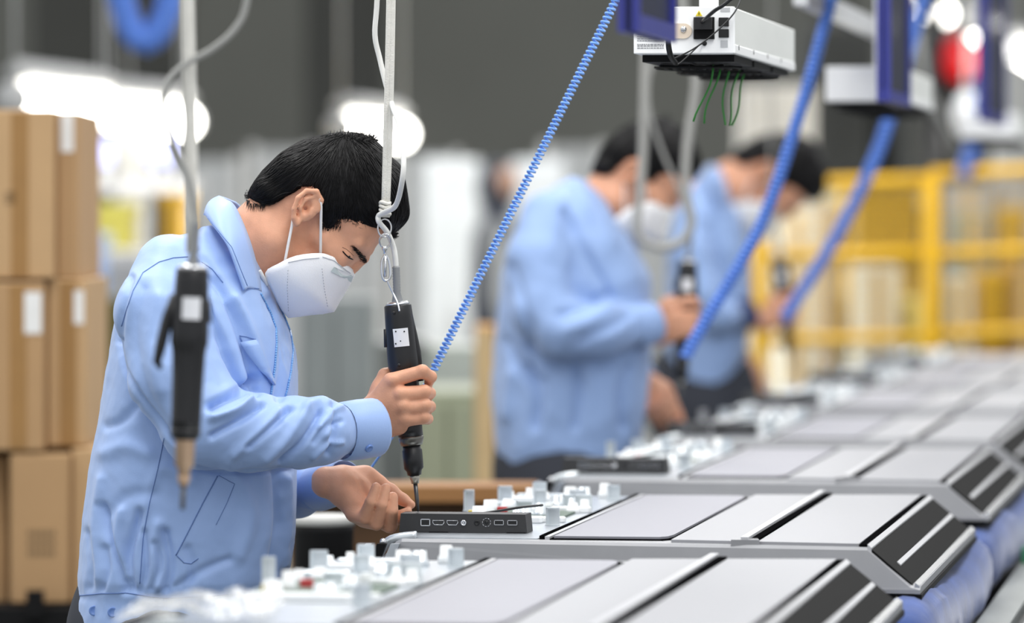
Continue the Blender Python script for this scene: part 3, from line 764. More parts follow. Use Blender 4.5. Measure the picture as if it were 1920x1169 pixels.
def make_person(S):
    Y = S['Y']; k = S['k']; base = at(S['foot'], 0, Y); base.z = 0
    h = S['h']; T = S['head']; det = S['detail']
    # body: head, neck and hands at full detail, the covered rest coarse; one mesh
    parts = [head_mesh(T, h)]
    if S.get('rh'): parts.append(right_hand(S['rh'], h*.85))
    if S.get('lh'): parts.append(left_hand(S['lh'], h*.85))
    lowz = .05; hipx = (S['rows'][-1][1]+S['rows'][-1][2])/2; hip = at(hipx, S['rows'][-1][0], Y); hip.z = max(.78, min(hip.z, .9))
    shz = at(0, S['rows'][2][0], Y).z; up = at((S['rows'][3][1]+S['rows'][3][2])/2, S['rows'][3][0], Y)
    g = SDF((hip.x-.32, Y-.32, 0), (hip.x+.62, Y+.36, shz+.12), .014)
    up.z -= .06; g.cap(tuple(up), tuple(hip), .075, .10, k=.06); nb = T(440, 505); g.cap(tuple(up), tuple(nb), .07, .045, k=.03)
    for sg in (-1, 1):
        hj = Vector((hip.x, Y+sg*.095, hip.z)); kn = Vector((hip.x+.03, Y+sg*.11, .46)); an = Vector((hip.x-.01, Y+sg*.12, .09))
        g.chain([tuple(hj), tuple(kn), tuple(an), (an.x+.09, an.y+sg*.005, .045)], [.088, .058, .042, .024], k=.03)
    for ch in (S['arm'], S.get('arm2')):
        if ch: g.chain([tuple(at(x, y, Y+d)) for x, y, d, q in ch], [pxl(q, Y)*.62 for x, y, d, q in ch], k=.02)
    parts.append(g.nets(1))
    pos, Fq = joinm(parts)
    root = bpy.data.objects.new('person', bpy.data.meshes.new('person'))
    COL.objects.link(root); root.location = base; WM[root.name] = Matrix.Translation(base)
    root.data.from_pydata((pos - np.array(base)).tolist(), [], Fq.tolist()); root.data.polygons.foreach_set('use_smooth', [True]*len(Fq)); root.data.update()
    root.data.materials.append(M_skin)
    tag(root, S['label'], 'person', 'workers at the line')
    # trousers and shoes
    g = SDF((hip.x-.3, Y-.34, 0), (hip.x+.34, Y+.34, hip.z+.22), .014)
    g.ell((hip.x, Y, hip.z+.06), (.15, .185, .17))
    for sg in (-1, 1):
        hj = (hip.x, Y+sg*.098, hip.z); kn = (hip.x+.03, Y+sg*.112, .46); an = (hip.x-.01, Y+sg*.12, .10)
        g.chain([hj, kn, an], [.112, .083, .072], k=.04)
    p, f = g.nets(2); p[:, 2] = np.maximum(p[:, 2], .03); npmesh('trousers', p, f, S.get('trou', M_trou), root)
    for sg in (-1, 1):
        b = MB(); c = Vector((hip.x+.05, Y+sg*.125, .05)); b.ball(c, (.14, .05, .055), 16, 8); b.v = [(x, y, max(z, .004)) for x, y, z in b.v]; b.build('shoe', M_shoe, root)
    # jacket
    hj_ = S['hj']; allp = [at(x, y, Y) for y, xl, xr, q in S['rows'] for x in (xl, xr)] + [at(x, y, Y+d) for x, y, d, q in S['arm']]
    lo, hi = bounds(allp, pxl(95*k, Y)); lo[1] = Y-.36; hi[1] = Y+.33
    hem = S['rows'][-1][0]; lo[2] = at(0, hem, Y).z-.01
    g = SDF(lo, hi, hj_); g.loft(ringset(S['rows'], Y), p=2.5)
    pr = lambda q: pxl(q, Y)
    (x0, y0, d0, q0) = S['arm'][0]; nb = T(418, 478)
    for sg in (-1, 1): g.cap((nb.x, Y+sg*.045, nb.z), tuple(at(x0+10*k, y0, Y+sg*abs(d0)*.9)), pr(50*k), pr(q0*.95), k=pr(34*k))
    for ch in (S['arm'], S.get('arm2')):
        if not ch: continue
        g2 = SDF(lo, hi, hj_)
        g2.chain([tuple(at(x, y, Y+d)) for x, y, d, q in ch], [pr(q) for x, y, d, q in ch], k=pr(16*k))
        kk = pr(S.get('kblend', 4*k)); a = g.d; m = np.minimum(a, g2.d); hh = np.maximum(kk-np.abs(a-g2.d), 0)/kk; g.d = m - hh*hh*kk*.25
    g.poly_xz([(T(x, y).x, T(x, y).z) for x, y in ((436, 372), (505, 380), (560, 500), (545, 640), (500, 545), (470, 470), (446, 410))], k=pr(6*k), op='s') if S.get('vneck') else None
    pos, Fq = g.nets(2)
    pos = wrinkle(pos, Fq, S.get('wr', .0018), S['seed'], 1.0); pos = wrinkle(pos, Fq, .0007, S['seed']+40, 2.2)
    pos = crease(pos, Fq, S['folds'], Y/F)
    if S.get('folds'): pos = relax(pos, Fq, .25)
    jk = npmesh('jacket', pos, Fq, S.get('jm', M_jack), root); tree = bvh(pos, Fq)
    # collar
    TC = S.get('col_T', T); I = [TC(x, y, d*.001) for x, y, d in S['col_in']]; Oc = [TC(x, y, d*.001) for x, y, d in S['col_out']]
    I = spline(I, 5); Oc = spline(Oc, 5); m = 6; b = MB()
    for sg in (1, -1):
        vs = []
        for i in range(len(I)):
            for q in range(m+1):
                w_ = q/m; p = I[i]*(1-w_) + Oc[i]*w_; dy = (p.y-T.Y); bul = math.sin(math.pi*w_)
                vs.append((p.x - .004*bul, T.Y + sg*(dy - .008*bul*min(1, abs(dy)/.04)), p.z + .004*bul))
        fs = [(i*(m+1)+q, (i+1)*(m+1)+q, (i+1)*(m+1)+q+1, i*(m+1)+q+1) for i in range(len(I)-1) for q in range(m)]
        b.add(vs, [f if sg > 0 else f[::-1] for f in fs], True)
    co = b.build('collar', S.get('jm', M_jack), jk); md = co.modifiers.new('thick', 'SOLIDIFY'); md.thickness = .0035; md.offset = 0
    if det:
        ct_ = bvh(b.v, b.f)
        for pts in (((392, 411), (408, 432), (433, 465), (451, 512), (463, 541)), ((463, 541), (483, 542))):
            L = online(ct_, pts, 4, .0022)
            if len(L) > 2: MB().tube(L, T.r(.7), 5).build('collar_stitch', M_seam, co)
    # cuffs
    for (ax, ay, ad, ar, bx, by, bd, br), ch in S['cuffs']:
        A = at(ax, ay, Y+ad); B = at(bx, by, Y+bd); ra, rb = pr(ar), pr(br); n = 24; ax_ = (B-A).normalized(); s1 = ax_.orthogonal().normalized(); s2 = ax_.cross(s1)
        s1 = (Vector((0, 1, 0)) - ax_*ax_.y).normalized(); s2 = ax_.cross(s1); L = (B-A).length
        vs = []; prof = [(0, .96), (.06, 1.02), (.5, 1.03), (.94, 1.0), (1.0, .985), (1.0, .93), (.5, .90)]
        for t, q in prof:
            rad = (ra + (rb-ra)*t)*q
            for i in range(n):
                an = 2*math.pi*i/n; wv = 1+.018*math.sin(3*an+t*3); vs.append(A + ax_*L*t + (s1*math.cos(an)*.96 + s2*math.sin(an))*rad*wv)
        fs = [(j*n+i, j*n+(i+1) % n, (j+1)*n+(i+1) % n, (j+1)*n+i) for j in range(len(prof)-1) for i in range(n)]
        cu = MB().add(vs, fs, True).build('cuff', ch or S.get('jm', M_jack), jk)
        if det:
            tr2 = bvh(vs, fs)
            if ay < 850:
                dn = s2 if s2.z < 0 else -s2; dr = (-s1*math.cos(.66) + dn*math.sin(.66)).normalized(); p_ = A + ax_*L*.38 + (-s1*math.cos(.66)*.96 + dn*math.sin(.66))*(ra+(rb-ra)*.38)*1.035
                MB().lathe([(-.002, pr(8)), (.0012, pr(8)), (.0020, pr(6.5)), (.0012, pr(5)), (.0012, pr(1))], p_, dr, 18).build('button', M_btn, jk)
                MB().tube(online(tr2, [(645, 764), (642, 800), (647, 852)], 5, .0006), pr(.8), 5).build('cuff_stitch', M_seam, cu)
    # seams, pockets, zips, buttons
    for nm, pts, wd in S.get('seams', []):
        L = online(tree, pts, 4, .0004)
        if len(L) > 2: MB().tube(L, pr(wd), 5).build(nm, M_seam, jk)
    for nm, pts in S.get('zips', []):
        L = online(tree, pts, 2.2, .0008); b = MB()
        if len(L) > 3:
            b.tube(L, pr(2.0), 5)
            for q in range(0, len(L)-1, 2): b.ball(L[q] + Vector((0, -.0010, 0)), pr(2.2), 6, 4)
            b.build('zip', M_zip, jk)['kind'] = 'stuff'
    for x, y, q in S.get('buttons', []):
        p_ = on(tree, x, y, 0)
        if p_ is not None: MB().lathe([(0, pr(q)), (.0018, pr(q)), (.0026, pr(q*.85)), (.0016, pr(q*.62)), (.0016, pr(1))], p_, (Vector((0, 0, CH))-p_).normalized(), 18).build('button', M_btn, jk)
    # hair, mask, eyes
    hp, hf, hb = hair_mesh(T, h*1.15, S['strands'], S['seed'])
    nb_ = len(hp); vs = hp.tolist() + [tuple(p) for p in hb.v]; fs = hf.tolist() + [tuple(i+nb_ for i in f) for f in hb.f]
    b = MB(); b.v = vs; b.f = fs; b.sm = [True]*len(fs); b.build('hair', M_hair, root)
    mask_parts(T, root, det)
    if det:
        ht = bvh(*parts[0]); b = MB(); rr = np.random.RandomState(4)
        for q in range(150):                                        # eyebrow hairs
            u_ = rr.uniform(0, 1)**.7; x = 662 + 25*u_ + rr.normal(0, 1.2); y = 459 + 30*u_ + rr.normal(0, 1.2+2.2*u_) + 2
            p0 = on(ht, x, y, .0006); p1 = on(ht, x+rr.uniform(-7, -3), y+rr.uniform(-5, -1), .0014)
            if p0 is not None and p1 is not None and (p0-p1).length < .015: b.tube([p0, p1], [T.r(.6), T.r(.15)], 3, False)
        b.build('eyebrow', M_hair, root)['kind'] = 'stuff'
        L = online(ht, [(642, 471), (648, 478), (655, 484), (662, 487)], 2, .0003)
        if len(L) > 3: MB().tube(L, [T.r(.5)] + [T.r(1.3)]*(len(L)-2) + [T.r(.5)], 6).build('eyelashes', M_hair, root)
        p_ = on(ht, 654, 482.5, -.0012)
        if p_ is not None: MB().ball(p_, (T.r(4.2), T.r(3), T.r(2.8)), 12, 8).build('eye', M_eye, root)
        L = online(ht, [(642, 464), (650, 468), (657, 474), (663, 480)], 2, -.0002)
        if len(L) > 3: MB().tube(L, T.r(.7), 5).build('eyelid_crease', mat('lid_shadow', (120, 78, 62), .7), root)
        b = MB()
        for q in range(110):
            x0 = rr.uniform(464, 512); y0 = 381 + (6 if 470 < x0 < 500 else 0) - max(0, x0-495)*.35 - max(0, 466-x0)*.6; L_ = rr.uniform(4, 18)
            p0 = on(ht, x0, y0-3, .0022); p1 = on(ht, x0-L_*rr.uniform(-.1, .6), y0+L_*.7, .0006)
            if p0 is not None and p1 is not None and (p0-p1).length < .03: b.tube([p0, p1], [T.r(.5), T.r(.1)], 3, False)
        for q in range(120):                                        # fine hair before the ear
            x0 = rr.uniform(604, 640); y0 = rr.uniform(405, 425); p0 = on(ht, x0, y0, .002); p1 = on(ht, x0-rr.uniform(0, 6), y0+rr.uniform(6, 16), .0006)
            if p0 is not None and p1 is not None and (p0-p1).length < .03: b.tube([p0, p1], [T.r(.7), T.r(.1)], 3, False)
        b.build('nape_hair', M_hair, root)['kind'] = 'stuff'
        # white undershirt at the throat, chest pocket flap
        MB().tube(spline([T(486, 508, -.078), T(492, 519, -.074), T(500, 534, -.060)], 5), T.r(4.5), 8).build('undershirt', M_shirt, root)
        top = online(tree, [(449, 631), (480, 638)], 4, .0035); low = online(tree, [(452, 640), (484, 692), (509, 723)], 8, .0035)
        n_ = 9; A_ = [on(tree, 449+31*i/8, 631+7*i/8, .004) for i in range(n_)]; B_ = [on(tree, *(np.array((452, 642))*(1-f) + np.array((509, 723))*f), .005) for f in np.linspace(0, 1, n_)]; C_ = [on(tree, *(np.array((449, 631))*(1-f)*0 + np.array((480, 638))*(1-f) + np.array((510, 718))*f), .004) for f in np.linspace(0, 1, n_)]
        if all(p is not None for p in B_ + C_):
            fl = MB().add(B_ + C_, [(i, i+1, n_+i+1, n_+i) for i in range(n_-1)], True).build('pocket_flap', S.get('jm', M_jack), jk); md = fl.modifiers.new('thick', 'SOLIDIFY'); md.thickness = .003; md.offset = 0
    return root, tree

COL_IN = [(411, 369, 0), (424, 376, -46), (441, 390, -68), (466, 448, -94), (483, 509, -96), (489, 547, -98)]
COL_OUT = [(384, 404, 0), (386, 404, -66), (404, 430, -116), (428, 463, -142), (446, 510, -148), (458, 545, -146)]
Y1 = 6.95
T1 = TR((0, 0), (0, 0), 1.0, 0, Y1)
man1 = dict(Y=Y1, k=1.0, foot=340, h=.0021, hj=.0030, detail=True, seed=3, strands=5200, head=T1, vneck=False,
    rh=TR((0, 0), (0, 0), 1, 0, 6.895), lh=TR((0, 0), (0, 0), 1, 0, 6.93),
    rows=[(432, 385, 430, 60), (455, 338, 462, 90), (480, 292, 480, 125), (510, 255, 498, 152), (560, 228, 520, 172), (605, 217, 538, 178), (657, 208, 552, 181), (700, 200, 557, 182), (780, 188, 558, 182), (880, 168, 556, 182),
          (1000, 154, 553, 184), (1080, 148, 540, 184), (1112, 150, 528, 176), (1122, 146, 526, 174), (1180, 142, 520, 176), (1290, 146, 512, 174)],
    arm=[(322, 512, -.120, 72), (302, 590, -.165, 84), (330, 705, -.195, 86), (388, 796, -.210, 82), (470, 812, -.200, 71), (560, 812, -.175, 64), (600, 810, -.153, 59), (644, 808, -.129, 45)],
    arm2=[(400, 520, .12, 72), (430, 640, .17, 78), (490, 850, .18, 66), (560, 922, .15, 48), (588, 918, .11, 41)],
    cuffs=[((640, 809, -.131, 53.5, 703, 803, -.096, 55), None), ((594, 917, .105, 43, 648, 902, .03, 40), None)],
    col_in=COL_IN, col_out=COL_OUT,
    folds=[([(397, 762), (425, 747), (455, 730), (478, 712)], 8, -13), ([(398, 784), (440, 770), (470, 752)], 7, 9), ([(398, 818), (445, 792), (492, 760)], 6, -8),
           ([(466, 838), (508, 802), (545, 766)], 6, -8), ([(440, 852), (490, 812), (520, 774)], 9, 5), ([(528, 868), (570, 826), (602, 775)], 6, -8),
           ([(500, 862), (545, 815), (576, 768)], 9, 5), ([(575, 762), (602, 752), (622, 770), (610, 815)], 8, 5), ([(622, 764), (630, 800), (616, 850)], 6, -6), ([(640, 765), (618, 775), (600, 800)], 5, 4), ([(640, 790), (612, 800), (590, 830)], 5, -4), ([(640, 830), (612, 836), (588, 858)], 5, 4),
           ([(372, 498), (410, 540), (445, 610), (468, 690), (480, 735)], 8, -9), ([(388, 560), (428, 640), (456, 712)], 13, 6), ([(350, 540), (392, 640), (420, 715)], 12, -3),
           ([(246, 520), (230, 580), (224, 640)], 6, -4), ([(268, 540), (252, 620), (268, 720), (310, 800)], 12, -4), ([(300, 560), (286, 640), (300, 730)], 14, 4),
           ([(234, 1108), (224, 1060), (202, 1000), (192, 950)], 7, -8), ([(246, 1106), (240, 1040), (262, 962)], 8, -8), ([(236, 1080), (222, 1020), (228, 960)], 9, 6),
           ([(312, 1106), (320, 1060), (310, 1000)], 8, -7), ([(294, 1100), (288, 1040), (296, 985)], 10, 6), ([(330, 1102), (385, 1068), (430, 1050)], 8, -4),
           ([(262, 1110), (275, 1060), (270, 1000)], 7, -5), ([(522, 890), (526, 980), (512, 1070)], 9, -9), ([(538, 900), (543, 1000), (535, 1060)], 8, 6),
           ([(185, 1085), (176, 1000), (190, 900)], 10, 4), ([(168, 1102), (172, 1060), (165, 1000)], 8, -4), ([(190, 1104), (200, 1070), (196, 1030)], 7, -5), ([(285, 1104), (300, 1060), (292, 1020)], 6, -5), ([(350, 1104), (362, 1070), (352, 1030)], 8, -4), ([(200, 800), (228, 790), (252, 765)], 9, -4), ([(196, 850), (235, 838), (275, 850)], 14, 4), ([(224, 640), (233, 690), (262, 745), (300, 797), (326, 832)], 4, -5), ([(352, 870), (400, 884), (480, 884), (548, 882)], 4, -4), ([(205, 960), (240, 930), (290, 925)], 12, -3),
           ([(506, 560), (532, 625), (534, 690), (524, 745)], 8, -8), ([(372, 470), (420, 540), (470, 640)], 6, -4), ([(440, 560), (470, 620), (490, 690)], 9, 5),
           ([(430, 870), (470, 960), (450, 1040)], 14, 4), ([(360, 900), (300, 880), (270, 960)], 12, 3)],
    seams=[('shoulder_seam', [(352, 482), (325, 484), (298, 492), (268, 512), (250, 545), (238, 580), (228, 612)], .9), ('shoulder_seam', [(378, 492), (398, 505), (418, 530)], .9),
           ('pocket_flap', [(449, 630), (462, 632), (480, 637)], .8), ('pocket_flap', [(450, 632), (458, 652), (484, 690), (508, 722)], 1.4),
           ('pocket_welt', [(330, 1042), (352, 1000), (380, 945), (408, 893)], 1.2), ('pocket_welt', [(331, 1042), (345, 1056), (358, 1058), (372, 1048)], .8), ('pocket_welt', [(410, 892), (428, 902), (440, 908), (425, 945), (405, 985)], .6),
           ('side_seam', [(308, 822), (296, 880), (280, 945), (268, 1010), (262, 1095)], .9),
           ('hem_seam', [(146, 1118), (190, 1114), (235, 1113), (307, 1122), (390, 1118), (450, 1112)], 1.0), ('hem_tab', [(307, 1122), (307, 1138), (288, 1138)], .8)],
    zips=[('zip', [(489, 552), (507, 587), (517, 616), (518, 645), (515, 686), (510, 720), (507, 742)]), ('zip', [(519, 566), (534, 598), (545, 626), (549, 657), (545, 697), (537, 735), (532, 752)])],
    buttons=[(176, 1146, 9.5), (211, 1149, 9.5)],
    label='worker in light blue jacket and white mask in the foreground, driving a screw')
Y2 = 10.1; K2 = Y1/Y2
man2 = dict(Y=Y2, k=K2, foot=1060, h=.0042, hj=.006, detail=False, seed=8, strands=900, head=TR((460, 378), (1106, 332), K2, -11, Y2), jm=M_jack2,
    rh=TR((700, 785), (1231, 620), K2, 4, Y2-.10), lh=TR((632, 903), (1212, 716), K2, 30, Y2+.05), wr=.004,
    rows=[(338, 1060, 1095, 60), (360, 1024, 1124, 110), (400, 986, 1152, 150), (450, 957, 1184, 172), (520, 940, 1220, 180), (600, 931, 1226, 182), (680, 925, 1220, 182), (760, 922, 1212, 182), (840, 930, 1200, 180), (872, 936, 1196, 172), (940, 938, 1190, 170)],
    arm=[(1028, 408, -.12, 50), (1008, 490, -.165, 58), (1016, 580, -.195, 58), (1048, 618, -.21, 54), (1120, 620, -.19, 50), (1176, 613, -.15, 42)],
    arm2=[(1090, 410, .12, 50), (1110, 500, .17, 54), (1150, 640, .18, 44), (1172, 680, .13, 33)],
    cuffs=[((1186, 614, -.145, 42, 1228, 606, -.118, 38), None), ((1180, 690, .12, 32, 1212, 718, .06, 29), None)],
    col_in=COL_IN, col_out=COL_OUT,
    folds=[([(1050, 590), (1100, 570), (1140, 552)], 7, -6), ([(1060, 620), (1110, 600), (1150, 575)], 7, 5), ([(1090, 640), (1140, 615), (1180, 590)], 7, -6), ([(1060, 400), (1100, 480), (1150, 560)], 8, -6), ([(960, 500), (985, 580), (1000, 650)], 8, -5),
           ([(990, 690), (1008, 740), (1002, 800)], 9, -8), ([(1080, 690), (1085, 740), (1078, 800)], 8, -8), ([(1180, 690), (1165, 740), (1168, 800)], 8, -8), ([(950, 640), (975, 690), (1020, 720)], 8, -6), ([(960, 700), (950, 780)], 10, 6)],
    label='blurred worker in light blue jacket standing in the middle, bent over a screwdriver')
Y3 = 13.0; K3 = Y1/Y3
man3 = dict(Y=Y3, k=K3, foot=1325, h=.0055, hj=.008, detail=False, seed=12, strands=500, head=TR((460, 378), (1364, 300), K3*1.17, 15, Y3), col_T=TR((460, 378), (1362, 316), K3, 4, Y3), jm=M_jack2,
    rh=TR((700, 785), (1437, 599), K3, 0, Y3-.08), lh=TR((632, 903), (1385, 676), K3, 30, Y3+.03), wr=.004,
    rows=[(342, 1318, 1345, 60), (365, 1290, 1368, 110), (410, 1262, 1392, 150), (470, 1252, 1404, 175), (560, 1246, 1410, 182), (640, 1246, 1402, 182), (720, 1252, 1380, 180), (790, 1256, 1372, 172)],
    arm=[(1302, 415, -.12, 38), (1296, 480, -.165, 44), (1312, 555, -.195, 44), (1345, 590, -.2, 36), (1366, 594, -.165, 31)],
    arm2=[(1340, 420, .12, 40), (1345, 540, .17, 42), (1350, 640, .15, 30), (1358, 650, .12, 27)],
    cuffs=[((1376, 594, -.16, 31, 1402, 590, -.12, 29), M_cuffd), ((1360, 652, .12, 27, 1386, 674, .06, 25), M_cuffd)],
    col_in=COL_IN, col_out=COL_OUT, folds=[([(1330, 420), (1350, 500), (1370, 570)], 6, -5), ([(1290, 560), (1320, 600)], 6, -5)],
    label='blurred worker in blue jacket farthest along the line, head bowed, before the yellow fence')
PERSONS = [make_person(m) for m in (man1, man2, man3)]
# ------------------------------------------------------------------ electric screwdrivers, straps, hoses
M_drv = mat('driver_black', (22, 22, 24), .38, var=.12, scale=60)
M_ringd = mat('driver_ring', (120, 118, 112), .3, .8, var=.1)
M_nut = mat('driver_nut', (176, 172, 160), .3, .8); M_nutc = mat('driver_nut_copper', (190, 160, 132), .4, .5)
M_bit = mat('driver_bit', (92, 92, 92), .35, .85)
M_boot = mat('cord_boot_grey', (138, 140, 142), .5); M_cord = mat('cord_white', (226, 226, 222), .5, var=.04)
M_cordg = mat('cord_grey', (158, 158, 154), .5, var=.06)
M_rope = mat('strap_webbing', (222, 220, 212), .85, var=.06, scale=80, bump=.5, bscale=600)
M_stick = mat('sticker_white', (232, 233, 236), .5, var=.03)
M_blueh = mat('hose_blue', (118, 168, 240), .3, var=.06, spec=.6)
M_track = mat('track_grey', (150, 152, 152), .4, .4)
TRK = at(728, 0, 6.9); TRK.z = 2.5

def driver(T, label, lever, cord, nut=M_nut, bitlen=396, det=True):
    A = T(745, 566); B = T(776.5, 884); ax = (B-A).normalized(); tip = A + ax*T.r(bitlen)
    o = empty('electric_screwdriver', tip, 0, label, 'screwdriver', 'electric screwdrivers over the line')
    L = lambda pr: [(T.r(h), T.r(q)) for h, q in pr]
    MB().lathe(L([(6, 24), (8, 25.5), (30, 26.5), (70, 28), (104, 29.5), (122, 29.5), (128, 27.5), (140, 26), (180, 24.5), (240, 23.5), (254, 23.5)]), A, ax, 24).build('housing', M_drv, o)
    MB().lathe(L([(0, 19), (3, 22), (6.5, 23)]), A, ax, 20).build('top_cap', M_chrome, o)
    MB().lathe(L([(254, 23.5), (258, 24), (264, 22.5), (271, 20)]), A, ax, 24).build('clutch_ring', M_drv if nut is M_nutc else M_ringd, o)
    if nut is M_nutc: MB().lathe(L([(264, 18), (270, 17), (274, 15.5), (312, 14.5), (316, 10), (327, 9)]), A, ax, 20).build('collet', M_nutc, o)
    else: MB().lathe(L([(271, 17), (278, 17), (280, 19), (314, 18.5), (319, 14.5), (327, 13)]), A, ax, 20).build('collet', M_drv, o)
    MB().lathe(L([(327, 9), (331, 10), (337, 8), (343, 7)]), A, ax, 16).build('bit_holder', nut, o)
    MB().lathe(L([(343, 4.2), (376, 4), (380, 3.2), (bitlen-2, 2.6), (bitlen, 1.6)]), A, ax, 12).build('bit', M_bit, o)
    sd = Vector(T.dirv(1, 0))*lever
    pts = [A + ax*T.r(14) + sd*T.r(18), A + ax*T.r(60) + sd*T.r(22), A + ax*T.r(95) + sd*T.r(26), A + ax*T.r(150) + sd*T.r(28)]
    if lever < 0: pts = [A + ax*T.r(50) + sd*T.r(25), A + ax*T.r(90) + sd*T.r(36), A + ax*T.r(130) + sd*T.r(44), A + ax*T.r(158) + sd*T.r(49), A + ax*T.r(168) + sd*T.r(42)]
    MB().tube(pts, [T.r(7), T.r(9), T.r(9), T.r(7)] + ([T.r(4)] if lever < 0 else []), 8, flat=(1, .8)).build('lever', M_drv, o)
    MB().tube([A + ax*T.r(52) - sd*T.r(26), A + ax*T.r(86) - sd*T.r(28.5)], T.r(5), 8).build('switch', M_drv, o)
    # sticker wrapped on the near side
    a = (Vector((0, -1, 0)) - ax*ax.dot(Vector((0, -1, 0)))).normalized(); b = ax.cross(a); vs = []
    for h in (50, 84):
        for q in range(7):
            an = -.50 + 1.0*q/6 + (.04 if lever > 0 else .1); vs.append(A + ax*T.r(h) + (a*math.cos(an) + b*math.sin(an)*(1 if b.x > 0 else -1))*T.r(29.6))
    st = MB().add(vs, [(i, i+1, i+8, i+7) for i in range(6)], True).build('sticker', M_stick, o)
    if det:
        for x, y in ((742, 622), (751, 640), (742, 645), (758, 622)):
            MB().ball(T(x, y, -(29.6*T.s*T.Y/F)*.97), T.r(1.6), 8, 5).build('sticker_mark', M_dark, st)
        for h in (20, 118): MB().lathe(L([(0, 3.2), (1.2, 3), (1.2, .5)]), A + ax*T.r(h) + a*T.r(25.5 if h < 50 else 28.3) + b*T.r(8), a, 12).build('housing_screw', M_drv, o)
    # boot and cord
    q0 = A + ax*T.r(2); q1 = T(742.5, 500); d = (q1-q0); prof = [(0, 11), (T.r(16)/d.length, 10)]
    bt = MB(); n = 18
    bt.tube([q0 + d*(i/n*.30) for i in range(4)] + [q0 + d*(.30+.70*i/n) for i in range(n+1)], [T.r(10.5)]*4 + [T.r(7.6 if i % 2 else 6.4) for i in range(n+1)], 10).build('cord_boot', M_boot, o)
    MB().tube(spline([q1] + cord[0], 7), T.r(5.2), 8).build('cord', cord[1], o)
    return o
def strap(T, x_top, x_bot, y_bot, label, w_=5.4, two=True, ztop=2.5, det=True, m=M_rope):
    B = T(x_bot, y_bot); tp = T(x_top, 0); top = B + (tp-B)*((ztop-B.z)/(tp.z-B.z))
    o = empty('hanging_strap', B, 0, label, 'strap', 'hanging straps for the screwdrivers')
    dx = Vector((T.r(w_), 0, 0))
    for k in ((-.55, .55) if two else (0,)):
        pts = [B + (top-B)*f + dx*k*(1 + .25*math.sin(f*9+k)) + Vector((T.r(2.5)*math.sin(f*7), 0, 0)) for f in np.linspace(0, 1, 26)]
        MB().tube(pts, T.r(w_ if two else w_*1.1), 8, flat=(.7, 1), up=(0, 1, 0)).build('rope', m, o)
    if det:
        b = MB(); 
        for k in range(4): b.tube([B + Vector((T.r(9)*math.cos(a), -T.r(4)*math.sin(a)*1.6, T.r(6+7*k) + T.r(2)*math.sin(a*2+k))) for a in np.linspace(0, 6.283, 13)], T.r(3.6), 6, False)
        b.build('knot', M_rope, o)['kind'] = 'stuff'
        for cx, cy, rx, ry, rot in ((721, 428, 12.5, 17, .1), (722, 452, 10.5, 13, 1.2)):
            c = T(cx, cy); pts = [c + Vector((T.r(rx)*math.cos(a), T.r(5)*math.cos(a+rot), T.r(ry)*math.sin(a))) for a in np.linspace(0, 6.283, 25)]
            MB().tube(pts, T.r(1.7), 6, False).build('steel_ring', M_chrome, o)
        b = MB(); b.lathe([(0, T.r(5)), (T.r(6), T.r(5.5)), (T.r(9), T.r(3)), (T.r(14), T.r(3.5))], T(721, 462), tuple(T(724, 500)-T(721, 462)), 12)
        sh = b.build('snap_hook', M_chrome, o)
        loop = spline([T(722, 478), T(716, 492), T(717, 518), T(724, 527), T(732, 518), T(730, 492), T(724, 478)], 5); MB().tube(loop, T.r(2.4), 8, False).build('hook_loop', M_chrome, sh)
        MB().tube([T(723, 480), T(722, 520)], T.r(2.6), 8).build('hook_gate', M_chrome, sh)
        MB().tube(spline([T(726, 524), T(730, 535), T(738, 552), T(746, 570, -.012), T(749, 584, -.018)], 5), T.r(1.8), 6).build('wire_bail', M_chrome, o)
    return o
Td = TR((0, 0), (0, 0), 1, 0, 6.9)
cordA = [Td(x, y, d) for x, y, d in ((741, 482, 0), (737, 462, 0), (726, 436, -.01), (711, 417, -.02), (710, 405, -.02), (722, 398, -.03), (742, 385, -.06), (753, 345, -.1), (757, 300, -.1), (750, 240, -.06), (736, 200, -.02), (724, 160, .0), (712, 110, .01), (703, 65, .01), (707, 0, .01), (712, -150, .01), (722, -700, .0))]
driver(Td, 'sharp black electric screwdriver held in the front worker\'s right hand', 1, (cordA, M_cord))
strap(TR((0, 0), (0, 0), 1, 0, 6.885), 731, 722, 408, 'white doubled strap with steel snap hook above the front worker\'s screwdriver')
Tf = TR((745, 566), (361, 497), 1.21, 8.0, 5.7)
cordF = [at(x, y, 5.7) for x, y in ((368, 400), (352, 330), (325, 270), (306, 200), (318, 150), (352, 118), (398, 92), (440, 55), (462, 5), (470, -120), (440, -600))]
driver(Tf, 'blurred black electric screwdriver hanging unused in front of the worker\'s back', -1, (cordF, M_cordg), M_nutc, 378, False)
st = strap(TR((745, 566), (361, 497), 1.21, 0, 5.72), 730, 745, 548, 'blurred pale strap hanging at the left, over the unused screwdriver', 9.5, False, det=False, m=M_rope)
T2d = TR((745, 566), (1290, 488), K2, 9, Y2-.10)
cord2 = [at(x, y, Y2-.1) for x, y in ((1290, 440), (1288, 400), (1270, 350), (1240, 280), (1218, 210), (1216, 150), (1228, 110), (1238, 40), (1240, -300))]
driver(T2d, 'blurred black electric screwdriver in the middle worker\'s hand', 1, (cord2, M_cordg), det=False)
MB_ = MB().tube(spline([at(x, y, Y2-.15) for x, y in ((1262, -200), (1285, 60), (1305, 150), (1290, 260), (1285, 350), (1296, 420), (1270, 458), (1225, 462), (1195, 430), (1205, 300), (1210, 120), (1215, -200))], 8), pxl(8.5, Y2), 8)
tag(MB_.build('cable_loop', M_cordg), 'thick pale cable looping in front of the middle worker\'s mask', 'cable')
T3d = TR((745, 566), (1462, 484), K3, 0, Y3-.08)
cord3 = [at(x, y, Y3-.1) for x, y in ((1455, 430), (1450, 380), (1446, 250), (1446, 100), (1450, -200))]
